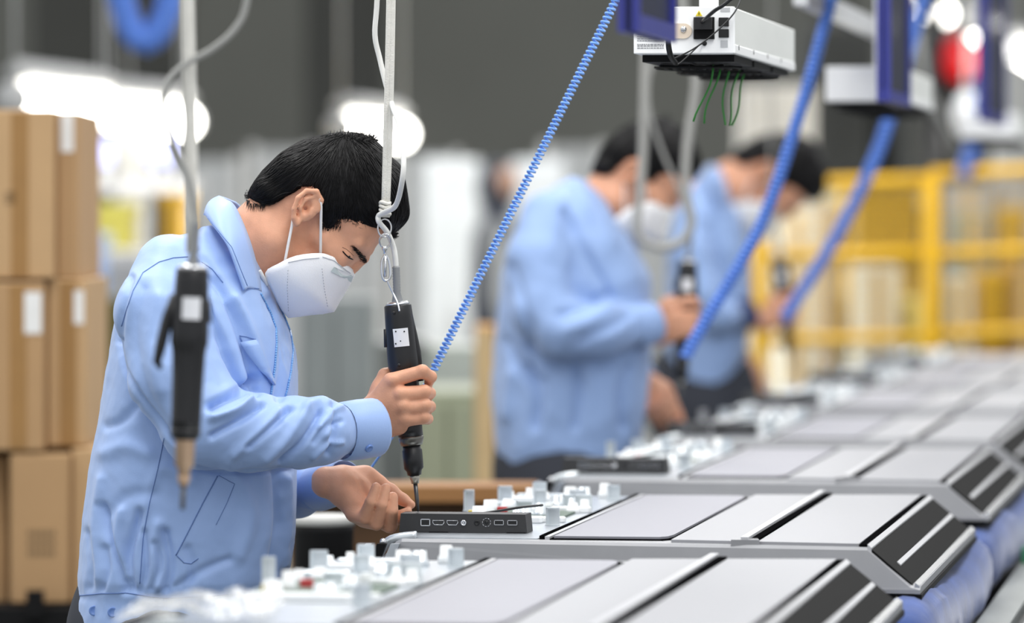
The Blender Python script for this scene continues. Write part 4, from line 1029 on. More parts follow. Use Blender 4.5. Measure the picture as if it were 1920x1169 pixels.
driver(T3d, 'blurred black electric screwdriver in the farthest worker\'s hand', 1, (cord3, M_cordg), det=False)

def coil_hose(p_top, p_bot, rad, rt, pitch, tail, label, n=11):
    p0, p1 = Vector(p_top), Vector(p_bot); d = p1-p0; L = d.length; ax = d.normalized(); a = ax.orthogonal().normalized(); b = ax.cross(a)
    turns = int(L/pitch); pts = [p0 + d*(i/(turns*n)) + (a*math.cos(2*math.pi*i/n) + b*math.sin(2*math.pi*i/n))*rad for i in range(turns*n+1)]
    o = empty('coiled_air_hose', p1, 0, label, 'hose', 'blue air hoses')
    MB().tube(pts, rt, 6).build('coil', M_blueh, o)
    if tail: MB().tube(spline([pts[-1]] + tail, 6), rt*.9, 6).build('hose_end', M_blueh, o)
    return o
P0 = at(1155, 0, 7.06); P1 = at(813, 694, 7.02); up = P0 + (P0-P1)*.9
coil_hose(up, P1, pxl(6.7, 7), pxl(2.4, 7), pxl(9.0, 7), [at(x, y, Yy) for x, y, Yy in ((806, 708, 7.03), (790, 730, 7.05), (745, 806, 7.08), (700, 872, 7.14), (668, 915, 7.2))], 'sharp blue coiled air hose running diagonally past the front worker')
def soft_hose(pts, wpx, Y, label):
    q = spline([at(x, y, Y) for x, y in pts], 6); L0 = []
    o = empty('coiled_air_hose', q[-1], 0, label, 'hose', 'blue air hoses')
    n = 9; P = []; turns = 0
    ln = [0]
    for i in range(1, len(q)): ln.append(ln[-1] + (q[i]-q[i-1]).length)
    pitch = pxl(11, Y); tot = ln[-1]; N = int(tot/pitch*n); j = 0
    for i in range(N+1):
        s_ = tot*i/N
        while j < len(ln)-2 and ln[j+1] < s_: j += 1
        f = (s_-ln[j])/max(1e-9, ln[j+1]-ln[j]); p = q[j].lerp(q[j+1], f); t = (q[j+1]-q[j]).normalized(); a = Vector((0, 1, 0)); b = t.cross(a).normalized()
        an = 2*math.pi*i/n; P.append(p + (a*math.cos(an) + b*math.sin(an))*pxl(wpx, Y)*.42)
    MB().tube(P, pxl(wpx*.30, Y), 5).build('coil', mat('hose_blue_deep', (84, 128, 214), .35), o)
    return o
soft_hose([(1610, -200), (1548, 40), (1500, 210), (1440, 390), (1385, 500), (1318, 610), (1285, 670)], 19, 9.2, 'blurred blue air hose crossing beside the farthest worker\'s head')
soft_hose([(1760, -100), (1672, 205), (1635, 310), (1570, 440), (1505, 545), (1470, 600)], 19, 11.4, 'blurred blue air hose in front of the yellow fence')
soft_hose([(1990, -700), (1900, -200), (1850, 100), (1830, 250), (1805, 330)], 22, 15, 'short blurred blue air hose far behind, above the fence\'s right bay')
soft_hose([(205, -120), (228, 0), (246, 55), (272, 78), (300, 52), (318, 0), (330, -120)], 40, 13.0, 'blurred blue hose loop hanging at the top left')

# overhead track and rail that carry straps, blowers and boards
def vbar(name, p, t0, t1, wx, hz, m, label, cat):
    q = MB(); P = []
    for t in (t0, t1):
        c = Vector(p) + V*t
        for sx, sz in ((-1, -1), (1, -1), (1, 1), (-1, 1)): P.append(c + U*wx*sx/2 + Vector((0, 0, hz*sz/2)))
    q.add(P, [(3, 2, 1, 0), (4, 5, 6, 7), (0, 1, 5, 4), (1, 2, 6, 5), (2, 3, 7, 6), (3, 0, 4, 7)])
    return tag(q.build(name, m), label, cat)
vbar('overhead_track', (TRK.x, TRK.y, 2.53), -3, 9, .05, .06, M_track, 'grey overhead track from which the screwdriver straps hang', 'track')
for t in (-2.5, 8.5):
    c = Vector((TRK.x, TRK.y, 0)) + V*t - U*.9
# ------------------------------------------------------------------ ionising blower with its plug, grille and green streamers
M_bw = mat('blower_white', (250, 251, 251), .4, var=.02); M_bg = mat('blower_grey', (236, 238, 234), .4, .0, var=.04, scale=20, stretch=(1, .2, 1))
M_beige = mat('bracket_beige', (228, 212, 192), .5); M_yelw = mat('warning_yellow', (236, 214, 40), .5); M_txt = mat('print_grey', (120, 122, 126), .7)
M_gtr = mat('streamer_green', (48, 140, 52), .5)
def blower(c, label, det=True, L=.88):
    o = empty('ionising_blower', c, -TH, label, 'blower', 'ionising blowers above the line')
    W, Hh_ = .139, .064; l = lambda b, n, m, p=o: b.build(n, m, p, True)
    l(MB().box((0, 0, 0), (W, .004, Hh_), bev=.002), 'front_plate', M_bw)
    l(MB().box((.002, .004, .012), (W-.001, L, Hh_-.001), bev=.003), 'casing', M_bg)
    l(MB().box((0, .004, 0), (W, L, .0125), bev=.002), 'lower_tray', M_bw)
    for y0 in (.05, .32, .59):
        f = l(MB().box((.006, y0, -.010), (W-.006, y0+.24, 0.0)), 'fan_frame', M_black)
        b = MB()
        for rr_ in (.058, .046, .034, .022, .010): b.tube([(W/2+rr_*math.cos(a), y0+.12+rr_*1.9*math.sin(a), -.016) for a in np.linspace(0, 6.283, 25)], .0014, 5, False)
        for a in np.linspace(0, 3.14, 5)[:-1]: b.tube([(W/2-.062*math.cos(a), y0+.12-.115*math.sin(a), -.014), (W/2+.062*math.cos(a), y0+.12+.115*math.sin(a), -.014)], .0016, 5)
        g = l(b, 'finger_guard', M_black, f); g['kind'] = 'stuff'
        for k in range(6):
            a = k*1.047; l(MB().add([(W/2+.012*math.cos(a), y0+.12+.02*math.sin(a), -.004), (W/2+.055*math.cos(a), y0+.12+.10*math.sin(a), -.004), (W/2+.055*math.cos(a+.6), y0+.12+.10*math.sin(a+.6), -.011), (W/2+.012*math.cos(a+.6), y0+.12+.02*math.sin(a+.6), -.011)], [(0, 1, 2, 3)]), 'fan_blade', M_black, f)
    for x in (.10,): l(MB().box((x-.012, .02, Hh_), (x+.012, .044, 1.0)), 'hanger', M_bw)
    if det:
        X = lambda px: (px-1188)*W/191; Z = lambda py: (101-py)*Hh_/89
        def pl(n, x0, x1, y0, y1, m, d=.0015): return l(MB().box((X(x0), -d, Z(y1)), (X(x1), .001, Z(y0)), bev=min(.001, d*.4)), n, m)
        b = MB(); n = 14; poly = [(X(1250), Z(44)), (X(1250), Z(72))] + [(X(1283)+.0113*math.cos(a), Z(58)+.0105*math.sin(a)) for a in np.linspace(-1.57, 1.57, n)]
        M4 = Matrix(((1, 0, 0, 0), (0, 0, -1, 0), (0, 1, 0, 0), (0, 0, 0, 1))); b.prism(poly, 0, .003, M4); l(b, 'bracket_tab', M_beige)
        l(MB().ball((X(1283), -.004, Z(55)), (.0045, .003, .0045), 14, 8), 'thumb_screw', M_chrome)
        tr_ = MB().prism([(X(1305), Z(30)), (X(1318), Z(30)), (X(1311.5), Z(19))], 0, .0008, M4); wt = l(tr_, 'warning_sign', M_yelw)
        l(MB().box((X(1311), -.0013, Z(28)), (X(1312.3), 0, Z(23))), 'warning_bolt', M_dark, wt)
        s1 = pl('power_inlet', 1302, 1341, 32, 74, M_black, .006); pl('plug', 1305, 1338, 33, 56, M_drv, .016)
        pl('rocker_switch', 1349, 1368, 33, 50, M_dark, .004); pl('dc_socket', 1349, 1368, 55, 71, M_dark, .003)
        l(MB().lathe([(0, .0034), (.003, .003), (.003, .001)], (X(1322), 0, Z(82)), (0, -1, 0), 14), 'earth_terminal', M_dark)
        for k, yy in enumerate((64, 68, 72, 76, 83, 86, 90)): 
            b = MB(); r = random.Random(k); x = 1195
            while x < 1244:
                w_ = r.uniform(2, 6); b.box((X(x), -.0005, Z(yy+1)), (X(min(x+w_, 1245)), .0005, Z(yy-.6))); x += w_+1.2
            q = l(b, 'printed_text', M_txt); q['kind'] = 'stuff'
        pl('rating_plate', 1352, 1366, 76, 90, mat('plate_grey', (190, 192, 194), .5), .0005)
        l(MB().box((X(1352), -.0006, Z(22)), (X(1370), .0005, Z(14))), 'maker_plate', mat('plate_grey', (190, 192, 194), .5))
        for j, zz in enumerate((.006, .004)): pass
        for k in range(4): l(MB().box((W, .05+k*.2, .006), (W+.0008, .052+k*.2, .0125)), 'tray_slot', M_dark)
    return o
c0 = at(1188, 101, 7.0)
bw1 = blower(c0, 'white overhead ionising blower with power plug and printed back plate, in focus')
blower(at(1548, 190, 9.4), 'blurred white ionising blower farther along, behind the blue board', False)
blower(at(1800, 258, 13.0), 'small far ionising blower at the right, behind the second blue board', False)
q = lambda *a: [at(x, y, Yy) for x, y, Yy in a]
tag(MB().tube(spline(q((1316, 42, 6.975), (1322, 36, 6.95), (1340, 20, 6.93), (1368, 0, 6.92), (1420, -60, 6.92), (1440, -400, 6.95)), 6), pxl(3.6, 7), 8).build('power_cord', M_wirek), 'thick black power cord rising from the white blower\'s plug', 'cord')
tag(MB().tube(spline(q((1322, 82, 6.99), (1312, 84, 6.97), (1290, 105, 6.96), (1270, 121, 6.95), (1262, 112, 6.945), (1300, 92, 6.94), (1340, 62, 6.94), (1376, 25, 6.95), (1392, -10, 6.98)), 6), pxl(1.5, 7), 6).build('earth_wire', M_wirek), 'thin black earth wire hanging across the white blower\'s plate', 'wire')
# ribbed black hose in front of the blower's left end
a_, b_ = at(1247, -300, 6.9), at(1252, 60, 6.9); pts = spline([a_, at(1248, -60, 6.9), b_, at(1256, 100, 6.92), at(1266, 118, 6.95)], 26)
tag(MB().tube(pts, [pxl(4.4 if i % 2 else 5.6, 6.9) for i in range(len(pts))], 10).build('ribbed_hose', M_wirek), 'black ribbed conduit hanging over the white blower\'s left end', 'hose')
for i, (x0, y0, x1, y1) in enumerate(((1335, 130, 1305, 228), (1345, 165, 1322, 232), (1363, 138, 1357, 235), (1385, 145, 1364, 236), (1399, 150, 1371, 236))):
    p0, p1 = at(x0, y0, 7.1+.08*i), at(x1, y1, 7.1+.08*i); top = p0 + (p0-p1)*.08; top.z = max(top.z, c0.z-.013)
    pts = [top.lerp(p1, f) + U*(.004*math.sin(f*5+i)) for f in np.linspace(0, 1, 9)]
    tag(MB().tube(pts, pxl(1.9, 7.1), 5, flat=(.35, 1), up=(0, 1, 0)).build('streamer', M_gtr), ('leftmost green streamer hanging under the white blower', 'short second green streamer from the left under the white blower', 'straight middle green streamer under the white blower', 'fourth green streamer from the left under the white blower', 'rightmost green streamer under the white blower')[i], 'streamer', 'green streamers under the blower')
vbar('overhead_rail', at(1570, 22, 9.6), -.75, 1.2, .024, .035, mat('rail_white', (205, 206, 208), .4, .2), 'pale overhead rail along the line above the blowers', 'rail')
# blue framed boards hanging over the line
M_bframe = mat('board_blue', (50, 56, 140), .35, var=.05); M_bdark = mat('board_dark', (24, 30, 62), .25, var=.15, scale=6); M_bpage = mat('board_page', (150, 140, 118), .5, var=.2, scale=10)
for i, (px, py, Yy, L) in enumerate(((1168, 60, 5.6, .35), (1650, 190, 8.85, .50), (1838, 226, 12.0, .85))):
    c = at(px, py, Yy); o = empty('hanging_board', c, -TH, ('dark blue board hanging at the top, blurred in front of the white blower', 'dark blue hanging board with bright blue edge, nearer of the two at the right', 'narrow dark blue hanging board at the far right, second in the row')[i], 'board', 'blue boards over the line')
    MB().box((0, 0, 0), (.012, L, .9), bev=.002).build('board', M_bdark, o, True)
    for z0, z1, y0, y1 in ((0, .02, 0, L), (.02, .9, 0, .012), (.02, .9, L-.012, L)): MB().box((-.006, y0, z0), (.018, y1, z1)).build('frame', M_bframe, o, True)
    MB().box((-.003, L*.45, .05), (-.0005, L*.75, .35)).build('page', M_bpage, o, True)
# ------------------------------------------------------------------ background
M_lampb = mat('lamp_housing', (200, 200, 198), .5); M_tube = mat('lamp_tube', (255, 252, 244), .5, emit=9.0)
def tube_lamp(p0, p1, r, label, n=1, light=0):
    a, b = Vector(p0), Vector(p1); o = empty('tube_lamp', (a+b)/2, 0, label, 'lamp', 'fluorescent lamps in the background')
    MB().tube([a, b], r, 12).build('tube', M_tube, o)
    MB().tube([a + Vector((0, 0, r*1.6)), b + Vector((0, 0, r*1.6))], r*.8, 4).build('housing', M_lampb, o)
    for e in (a, b): MB().tube([e + Vector((0, 0, r*1.2)), Vector((e.x, e.y, 3.6))], .006, 6).build('hanger_rod', M_lampb, o)
    for e, f in ((a, b), (b, a)): MB().tube([e, e + (e-f).normalized()*.03], r*1.05, 10).build('end_cap', M_lampb, o)
    return o
tube_lamp(at(28, 186, 14), at(205, 206, 14.6), .047, 'bright tube lamp at the left edge above the cartons')
tube_lamp(at(190, 212, 15.2), at(350, 228, 15.8), .047, 'bright tube lamp behind the hanging strap at the left')
tube_lamp(at(240, 200, 20), at(340, 212, 22), .035, 'farther tube lamp behind the left lamp row')
tube_lamp(at(640, 240, 18), at(752, 252, 19), .05, 'bright tube lamp above the front worker\'s head')
tube_lamp(at(1700, -6, 18), at(1768, 26, 19.5), .04, 'bright tube lamp at the top right above the red beacon')
tube_lamp(at(1822, 46, 18), at(1850, 72, 19), .038, 'bright tube lamp beside the far hanging board')
tube_lamp(at(1905, 95, 15.6), at(1960, 128, 17), .035, 'bright tube lamp at the right edge')
lamp('bench_and_fill_light', tuple(at(190, 214, 17) + Vector((0, 0, -.06))), 1.2, .1, 7, col=(.95, .97, 1)); lamp('bench_and_fill_light', tuple(at(700, 255, 18.5) + Vector((0, 0, -.08))), 1.0, .1, 45)
lamp('bench_and_fill_light', tuple(at(1060, 170, 20)), 1.2, .1, 18); lamp('bench_and_fill_light', tuple(at(1650, 40, 15.4)), 1.6, .1, 14); lamp('bench_and_fill_light', tuple(at(1700, 150, 17.8)), 1.6, .1, 7); lamp('bench_and_fill_light', tuple(at(430, 200, 19)), 1.2, .1, 16)  # the middle two are unseen lights added to brighten the fence area

M_tape0 = mat('tape_tan', (196, 170, 126), .5)
def slabpx(name, x0, x1, y0, y1, Y, dep, m, label, cat, group=None, foot=True, bev=.01, kind=None, parent=None):
    a, b = at(x0, y1, Y), at(x1, y0, Y); z0 = 0 if foot else a.z; X0, X1, Z1 = a.x, b.x, b.z; W_ = X1-X0
    o = empty(name, ((X0+X1)/2, Y+dep/2, z0), 0, label, cat, group)
    def bx(n, lo, hi, mm=m, bv=0.0): return MB().box(lo, hi, bev=bv).build(n, mm, o)
    if name == 'carton':
        bx('box', (X0, Y, z0), (X1, Y+dep, Z1), bv=bev); xm = (X0+X1)/2; bx('tape', (xm-.02, Y-.0015, z0+.01), (xm+.02, Y, Z1-.01), M_tape0)
    elif name == 'crate':
        bx('box', (X0+.012, Y+.012, z0), (X1-.012, Y+dep-.012, Z1-.02), bv=bev); bx('rim', (X0, Y, Z1-.04), (X1, Y+dep, Z1), bv=.008)
        for f in (.25, .5, .75): bx('rib', (X0+W_*f-.008, Y, z0), (X0+W_*f+.008, Y+.014, Z1-.04))
    elif name == 'work_table':
        bx('table_top', (X0, Y, Z1-.05), (X1, Y+dep, Z1), bv=.006)
        for lx in (X0+.03, X1-.08):
            for ly in (Y+.03, Y+dep-.08): bx('leg', (lx, ly, 0), (lx+.05, ly+.05, Z1-.05))
    elif name == 'stock_shelf':
        bx('back_panel', (X0, Y+dep-.02, .05), (X1, Y+dep, Z1))
        for f in range(7): bx('upright', (X0+(W_-.04)*f/6, Y, 0), (X0+(W_-.04)*f/6+.04, Y+dep-.02, Z1))
        for f in range(5): z = .1+(Z1-.16)*f/4; bx('shelf', (X0, Y+.01, z), (X1, Y+dep-.02, z+.03))
    else:
        bx('body', (X0, Y, max(z0, .06)), (X1, Y+dep, Z1), bv=bev); bx('plinth', (X0+.02, Y+.02, z0), (X1-.02, Y+dep-.02, .06))
        n = 2 if W_ > .18 else 1
        for q in range(n):
            d0, d1 = X0+.015+(W_-.03)*q/n, X0+.015+(W_-.03)*(q+1)/n-.006
            dd = bx('door', (d0, Y-.012, .09), (d1, Y, Z1-.03), bv=.004)
            hx = d1-.03 if q == 0 else d0+.02; h = MB().box((hx, Y-.03, Z1*.55), (hx+.012, Y-.012, Z1*.55+.12)).build('handle', M_lampb, dd)
    return o
# dark columns, partition
for i, (x0, x1, Yc, m) in enumerate(((572, 722, 28, M_col), (1535, 1600, 27, M_col), (60, 345, 29, M_col))):
    a, b = at(x0, 0, Yc), at(x1, 0, Yc); tag(MB().box((a.x, Yc, 0), (b.x, Yc+.4, 8)).build('column_%d' % (i+1), m), kind='structure')
a, b = at(330, 300, 24), at(1560, 300, 24); pn = 9
for i in range(pn):
    x0 = a.x + (b.x-a.x)*i/pn; x1 = a.x + (b.x-a.x)*(i+1)/pn - .03; hh = a.z + (.0, .05, -.04, .02, -.03, .06, 0, -.05, .03)[i]
    o = empty('partition_panel', (x0, 24, 0), 0, ('leftmost', 'second', 'third', 'fourth', 'fifth', 'sixth', 'seventh', 'eighth', 'rightmost')[i] + ' pale grey partition panel of the row against the far wall', 'partition', 'partition panels')
    MB().box((x0, 24, .08), (x1, 24.06, hh), bev=.01).build('panel', M_parti, o); 
    for xx in (x0, x1-.04): MB().box((xx, 23.97, 0), (xx+.04, 24.0, hh+.02)).build('post', M_lampb, o)
# darker steel structure upper right
M_steel = mat('steel_dark', (54, 56, 55), .6, var=.2, scale=3)
for i, (x0, x1, y0, y1, Yc) in enumerate(((1515, 1640, 40, 330, 21), (1705, 1868, 90, 330, 20.5), (1645, 1700, 150, 330, 21.5))):
    slabpx('machine_cabinet', x0, x1, y0, y1, Yc, .6, M_steel, ('tall dark machine cabinet behind the farthest worker', 'dark machine cabinet under the red beacon', 'lower dark machine cabinet between two taller ones')[i], 'cabinet', 'dark cabinets')
slabpx('cabinet', 1870, 1990, 110, 330, 19.5, .3, M_parti, 'pale grey cabinet at the right edge behind the fence', 'cabinet')
slabpx('cabinet', 1392, 1528, 160, 420, 18.8, .5, mat('cab_pale', (206, 204, 198), .6), 'pale cabinet behind the farthest worker\'s head', 'cabinet')
b = MB(); c = at(1797, 112, 16.8); b.ball(c, (.065, .065, .088), 18, 12); rb = empty('warning_beacon', c, 0, 'round red beacon high on the right, strongly blurred', 'beacon')
b.build('lens', mat('beacon_red', (226, 22, 30), .35), rb); MB().tube([c + Vector((-.075, .0, .3)), Vector((c.x-.075, c.y, 0))], .03, 10).build('pole', M_wirek, rb)
MB().lathe([(0, .02), (.02, .05), (.04, .05)], c - Vector((0, 0, .12)), (0, 0, 1), 16).build('base', M_wirek, rb)
b = MB(); c = at(1812, 215, 16); b.ball(c, (.045, .045, .075), 16, 10); b.tube([c + Vector((0, 0, .06)), c + Vector((0, 0, .9))], .008, 6); tag(b.build('pendant_lamp', mat('opal_white', (214, 216, 218), .4)), 'white rounded pendant under the red beacon', 'pendant')
tag(MB().tube(spline([at(x, y, 15.5) for x, y in ((1712, -60), (1722, 80), (1745, 190), (1790, 270), (1815, 330))], 6), .012, 8).build('cable', M_steel), 'dark cable hanging between the two blue boards', 'cable')

# yellow safety fence with wire mesh
M_yf = mat('fence_yellow', (208, 162, 16), .45, var=.04); fY = 16.0
fo = empty('safety_fence', (at(1745, 400, fY).x, fY, 0), 0, 'yellow safety fence of square posts and wire mesh behind the line', 'fence')
def bar(x0, y0, x1, y1, w_, n, Y=fY):
    a, b = at(x0, y0, Y), at(x1, y1, Y); MB().tube([a, b], pxl(w_, Y)*.72, 4, up=(.7, .7, 0) if abs(a.z-b.z) > abs(a.x-b.x) else (0, .7, .7)).build(n, M_yf, fo)
for x in (1424, 1745, 2070): 
    a = at(x, 325, fY); MB().box((a.x-.024, fY-.024, 0), (a.x+.024, fY+.024, a.z)).build('post', M_yf, fo)
for xa, xb, ys in ((1424, 1745, ((345, 336), (482, 474), (640, 632))), (1745, 2070, ((326, 314), (478, 462), (628, 614)))):
    for y0, y1 in ys: bar(xa, y0, xb, y1, 20, 'rail')
for x in (1585,): bar(x, 478, x, 636, 9, 'mullion'); bar(1580, 340, 1580, 478, 9, 'mullion')
b = MB()
for xa, xb in ((1430, 1738), (1752, 2060)):
    for x in np.arange(xa, xb, 15.0): b.tube([at(x, 340, fY+.02), at(x, 634, fY+.02)], .0011, 4, False)
    for y in np.arange(342, 634, 15.0): b.tube([at(xa, y, fY+.02), at(xb, y, fY+.02)], .0011, 4, False)
b.build('wire_mesh', M_yf, fo)['kind'] = 'stuff'
M_cream = mat('cream', (232, 226, 204), .6, var=.06); M_ochre = mat('ochre', (176, 140, 34), .6, var=.08); M_paley = mat('pale_yellow', (224, 206, 120), .6)
bk = [('crate', 1600, 1728, 352, 448, 17.6, M_ochre, 'ochre crate behind the fence\'s left bay'), ('carton', 1462, 1530, 395, 620, 18.2, M_cream, 'tall cream carton behind the fence beside the worker\'s bowed head'),
      ('carton', 1606, 1690, 500, 620, 17.15, M_cream, 'wide cream carton in the lower left bay of the fence'), ('carton', 1534, 1572, 380, 620, 18.6, M_parti, 'grey white box behind the fence mullion'),
      ('crate', 1700, 1736, 560, 640, 17.1, M_paley, 'small pale yellow crate beside the middle fence post'), ('carton', 1772, 1862, 345, 400, 19.4, M_parti, 'pale grey box high behind the right bay of the fence'),
      ('crate', 1880, 1930, 390, 450, 18.4, M_ochre, 'brown ochre crate at the right edge behind the fence'), ('carton', 1800, 1850, 400, 452, 18.8, mat('teal_grey', (120, 140, 132), .6), 'grey green box behind the right fence bay'),
      ('crate', 1840, 1885, 510, 600, 17.5, M_yf, 'yellow crate in the lower right bay of the fence'), ('carton', 1775, 1825, 520, 615, 17.5, M_cream, 'cream carton low behind the right bay of the fence'), ('carton', 1890, 1950, 500, 590, 17.5, mat('brown_box', (170, 130, 70), .7), 'brown carton low at the right edge behind the fence')]
for i, (n, x0, x1, y0, y1, Yc, m, lb) in enumerate(bk): slabpx(n, x0, x1, y0, y1, Yc, .35, m, lb, n, 'goods behind the fence')
M_bw_ = mat('backdrop_tan', (214, 206, 174), .8, var=.1, scale=2)
slabpx('stock_shelf', 1430, 1990, 360, 640, 20.0, .3, M_bw_, 'long tan stock shelf behind the fence', 'shelf')

# bench, machine and bin between the workers
M_wood = mat('bench_wood', (150, 106, 60), .55, var=.12, scale=10, stretch=(.3, 1, 1)); M_woodd = mat('bench_side_shaded', (84, 56, 26), .6, var=.12, scale=8)  # shading of the bench's side is painted in as darker wood
a, b = at(520, 918, 9.0), at(1010, 918, 9.0); wb = empty('wooden_bench', ((a.x+b.x)/2, 9.1, 0), 0, 'brown wooden bench behind the front worker\'s left hand', 'bench')
MB().box((a.x, 9.0, a.z-.024), (b.x, 9.16, a.z+.006), bev=.004).build('bench_top', M_wood, wb); MB().box((a.x+.02, 9.05, .10), (b.x-.02, 9.14, a.z-.024)).build('bench_body', M_woodd, wb)
for xx in (a.x+.03, b.x-.07): MB().box((xx, 9.07, 0), (xx+.04, 9.11, .1)).build('leg', M_woodd, wb)
M_gg = mat('machine_green', (150, 156, 132), .5, var=.08, scale=4)
slabpx('machine', 770, 915, 735, 900, 13.0, .6, M_gg, 'pale green machine cabinet behind the bench', 'machine'); slabpx('machine', 800, 905, 650, 735, 14.2, .5, mat('machine_grey', (170, 176, 168), .5), 'lighter grey machine behind the green cabinet', 'machine')
slabpx('carton', 890, 928, 612, 860, 12.4, .3, mat('carton_orange', (196, 150, 92), .7), 'orange brown carton right behind the middle worker\'s back', 'carton')
slabpx('locker', 795, 900, 300, 690, 22, .5, mat('locker_white', (214, 218, 220), .5), 'white locker between the coiled hose and the front worker', 'locker'); slabpx('locker', 960, 1060, 300, 690, 22.5, .5, mat('locker_white', (214, 218, 220), .5), 'white locker behind the coiled hose, right of the dark figure', 'locker')
slabpx('cabinet', 560, 700, 560, 900, 15, .5, mat('cabinet_mid', (132, 138, 138), .6), 'grey cabinet behind the front worker\'s mask', 'cabinet'); slabpx('cabinet', 700, 800, 640, 900, 16, .5, mat('cabinet_dark', (96, 100, 98), .6), 'darker grey cabinet behind the screwdriver', 'cabinet')
tag(MB().lathe([(0, pxl(50, 8)), (at(0, 985, 8).z-.01, pxl(56, 8)), (at(0, 985, 8).z, pxl(57, 8))], (at(607, 985, 8).x, 8, 0), (0, 0, 1), 24).build('waste_bin', M_black), 'tall black bin with a pale lid behind the front worker', 'bin')
lid = MB().lathe([(0, pxl(58, 8)), (.012, pxl(58, 8)), (.016, pxl(50, 8))], (at(607, 985, 8).x, 8, at(0, 985, 8).z), (0, 0, 1), 24).build('bin_lid', mat('lid_grey', (190, 190, 186), .5), bpy.data.objects['waste_bin'])
# a distant figure in dark clothes
g = SDF((-.16, -.2, 0), (.16, .2, 1.72), .014); g.ell((0, 0, 1.54), (.085, .075, .11)); g.cap((0, 0, 1.4), (0, 0, 1.48), .05, .05, k=.03); g.loft([(.8, 0, 0, .10, .17), (1.1, 0, 0, .11, .17), (1.35, 0, 0, .10, .19), (1.42, 0, 0, .05, .08)], k=.02)
for s_ in (-1, 1): g.chain([(0, s_*.09, .85), (.01, s_*.1, .45), (0, s_*.1, .06)], [.09, .065, .05], k=.03); g.chain([(0, s_*.17, 1.36), (.02, s_*.19, 1.1), (.06, s_*.15, .86)], [.05, .045, .035], k=.03)
p, f = g.nets(2); c = at(932, 400, 21); c.z = 0
fp = npmesh('person', p, f, mat('dark_clothes', (46, 50, 60), .8)); fp.location = c; tag(fp, 'distant figure in dark clothes, a blurred dark shape by the far lockers', 'person')
hb = MB().ball((0.02, -.01, 1.55), (.07, .068, .08), 14, 9).build('face', mat('skin_far', (150, 116, 96), .6), fp, True)

# cartons at the left on a black cart
M_cart = mat('carton_brown', (170, 136, 96), .75, var=.05, scale=5); M_cart2 = mat('carton_brown_light', (182, 149, 108), .75, var=.05, scale=5); M_tape = mat('tape_brown', (150, 112, 62), .5)
M_ink = mat('ink_grey', (120, 98, 70), .8); M_lab = mat('label_white', (224, 224, 222), .6)
def carton(x0, x1, y0, y1, Y, dep, m, label, tapes=(), labels=(), marks=()):
    a, b = at(x0, y1, Y), at(x1, y0, Y); o = empty('carton', ((a.x+b.x)/2, Y+dep/2, a.z), 0, label, 'carton', 'stacked cartons at the left')
    MB().box((a.x, Y, a.z), (b.x, Y+dep, b.z), bev=.006).build('box', m, o)
    for x in tapes: p = at(x, 0, Y).x; MB().box((p-.016, Y-.0012, a.z+.004), (p+.016, Y+.001, b.z-.004)).build('tape', M_tape, o)
    for lx0, lx1, ly0, ly1 in labels: p, q_ = at(lx0, ly1, Y), at(lx1, ly0, Y); MB().box((p.x, Y-.0016, p.z), (q_.x, Y+.001, q_.z)).build('paper_label', M_lab, o)
    for mx0, mx1, my0, my1 in marks:
        for k in range(3):
            yy0 = my0 + (my1-my0)*k/3; p, q_ = at(mx0, yy0 + (my1-my0)*.2, Y), at(mx1, yy0, Y)
            b2 = MB(); n = 5
            for j in range(n): u0 = p.x + (q_.x-p.x)*j/n; b2.box((u0, Y-.0012, p.z), (u0 + (q_.x-p.x)/n*.7, Y+.001, q_.z))
            b2.build('printed_mark', M_ink, o)['kind'] = 'stuff'
    return o
YC = 9.6
carton(-120, 101, 206, 523, YC+.02, .5, M_cart2, 'top left carton of the stack with a brown tape line', (37,), (), ((10, 30, 360, 385),)); carton(104, 148, 210, 523, YC+.06, .5, M_cart, 'narrow top carton of the stack with a white label by its upper edge', (), ((114, 138, 214, 285),))
carton(-120, 82, 530, 846, YC, .5, M_cart, 'middle row carton at the left edge with a white label', (34,), ((46, 78, 548, 626),), ()); carton(87, 162, 524, 838, YC+.05, .5, M_cart2, 'middle row carton beside the worker\'s back with a small label', (128,), ((139, 157, 545, 608),))
carton(-120, 14, 856, 1132, YC+.10, .5, M_cart, 'bottom row carton cut by the left edge, set back in shade'); carton(18, 130, 852, 1132, YC, .5, M_cart, 'bottom row carton with grey printed marks', (), (), ((52, 106, 995, 1050),)); carton(133, 178, 842, 1132, YC+.03, .5, M_cart2, 'bottom row carton mostly hidden by the worker\'s jacket')
z = at(0, 1134, YC).z; a, b = at(-140, 0, YC), at(185, 0, YC); ct = empty('cart', ((a.x+b.x)/2, YC+.3, 0), 0, 'black cart under the stacked cartons at the bottom left', 'cart')
MB().box((a.x, YC-.04, z-.06), (b.x, YC+.66, z-.002), bev=.006).build('deck', M_black, ct)
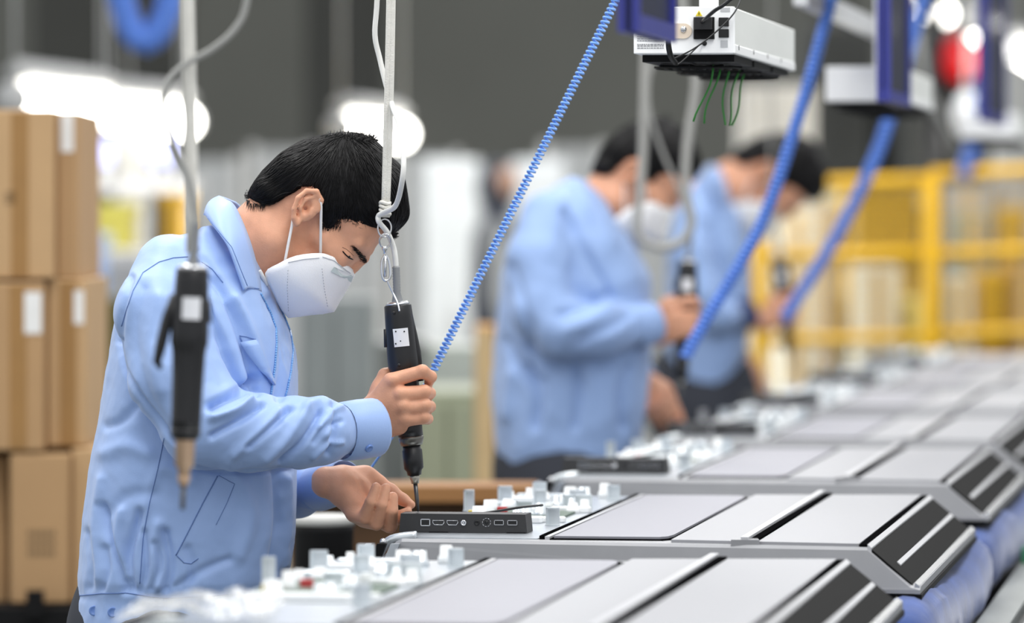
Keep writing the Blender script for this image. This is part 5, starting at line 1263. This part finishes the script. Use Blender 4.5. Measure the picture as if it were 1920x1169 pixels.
for xx in (a.x+.02, b.x-.06):
    for yy in (YC, YC+.58): MB().box((xx, yy, .08), (xx+.04, yy+.04, z-.06)).build('leg', M_black, ct); MB().lathe([(0, .04), (.03, .04)], (xx+.02, yy, .04), (0, 1, 0), 14).build('wheel', M_wirek, ct)
p = at(70, 1138, YC-.05); MB().box((p.x-.02, YC-.06, p.z-.02), (p.x+.012, YC-.04, p.z+.03)).build('latch', M_black, ct)
# workstations far left
scr = mat('screen_glow', (190, 196, 255), .4, emit=.8)
for i, (x0, x1, y0, y1, Yc) in enumerate(((168, 212, 258, 312, 19.5), (272, 330, 252, 312, 19.7))):
    a, b = at(x0, y1, Yc), at(x1, y0, Yc); o = empty('monitor', ((a.x+b.x)/2, Yc, 1.56), 0, ('bluish monitor left of the blurred strap, above the cartons\' right edge', 'bluish monitor behind the blurred hanging strap')[i], 'monitor', 'far monitors')
    MB().box((a.x, Yc, a.z), (b.x, Yc+.03, b.z), bev=.004).build('casing', M_lampb, o); MB().box((a.x+.008, Yc-.002, a.z+.008), (b.x-.008, Yc, b.z-.008)).build('screen', scr, o); MB().box(((a.x+b.x)/2-.02, Yc, 1.557), ((a.x+b.x)/2+.02, Yc+.02, a.z)).build('stand', M_lampb, o)
slabpx('locker', 214, 268, 246, 600, 20.5, .4, mat('cab_white', (222, 220, 214), .5), 'white locker between the two far monitors', 'locker')
slabpx('work_table', 120, 360, 336, 380, 19.2, .8, mat('table_grey', (150, 150, 150), .5), 'grey work table with monitors far left', 'table'); 
slabpx('crate', 150, 250, 380, 440, 17.5, .4, mat('crate_lime', (190, 180, 80), .6), 'lime yellow crate right of the carton stack', 'crate'); slabpx('crate', 300, 350, 360, 440, 17.8, .4, M_yf, 'yellow crate behind the worker\'s back', 'crate')
slabpx('crate', 150, 190, 440, 520, 16.5, .4, mat('crate_blue', (130, 160, 210), .6), 'pale blue crate between cartons and worker', 'crate'); slabpx('cabinet', 170, 340, 470, 560, 17, .4, mat('cabinet_pale', (186, 184, 180), .6), 'pale cabinet just behind the worker\'s shoulder', 'cabinet'); slabpx('cabinet', 140, 250, 560, 800, 15.8, .4, mat('cabinet_olive', (92, 84, 40), .7), 'dark olive cabinet between the cartons and the worker', 'cabinet')
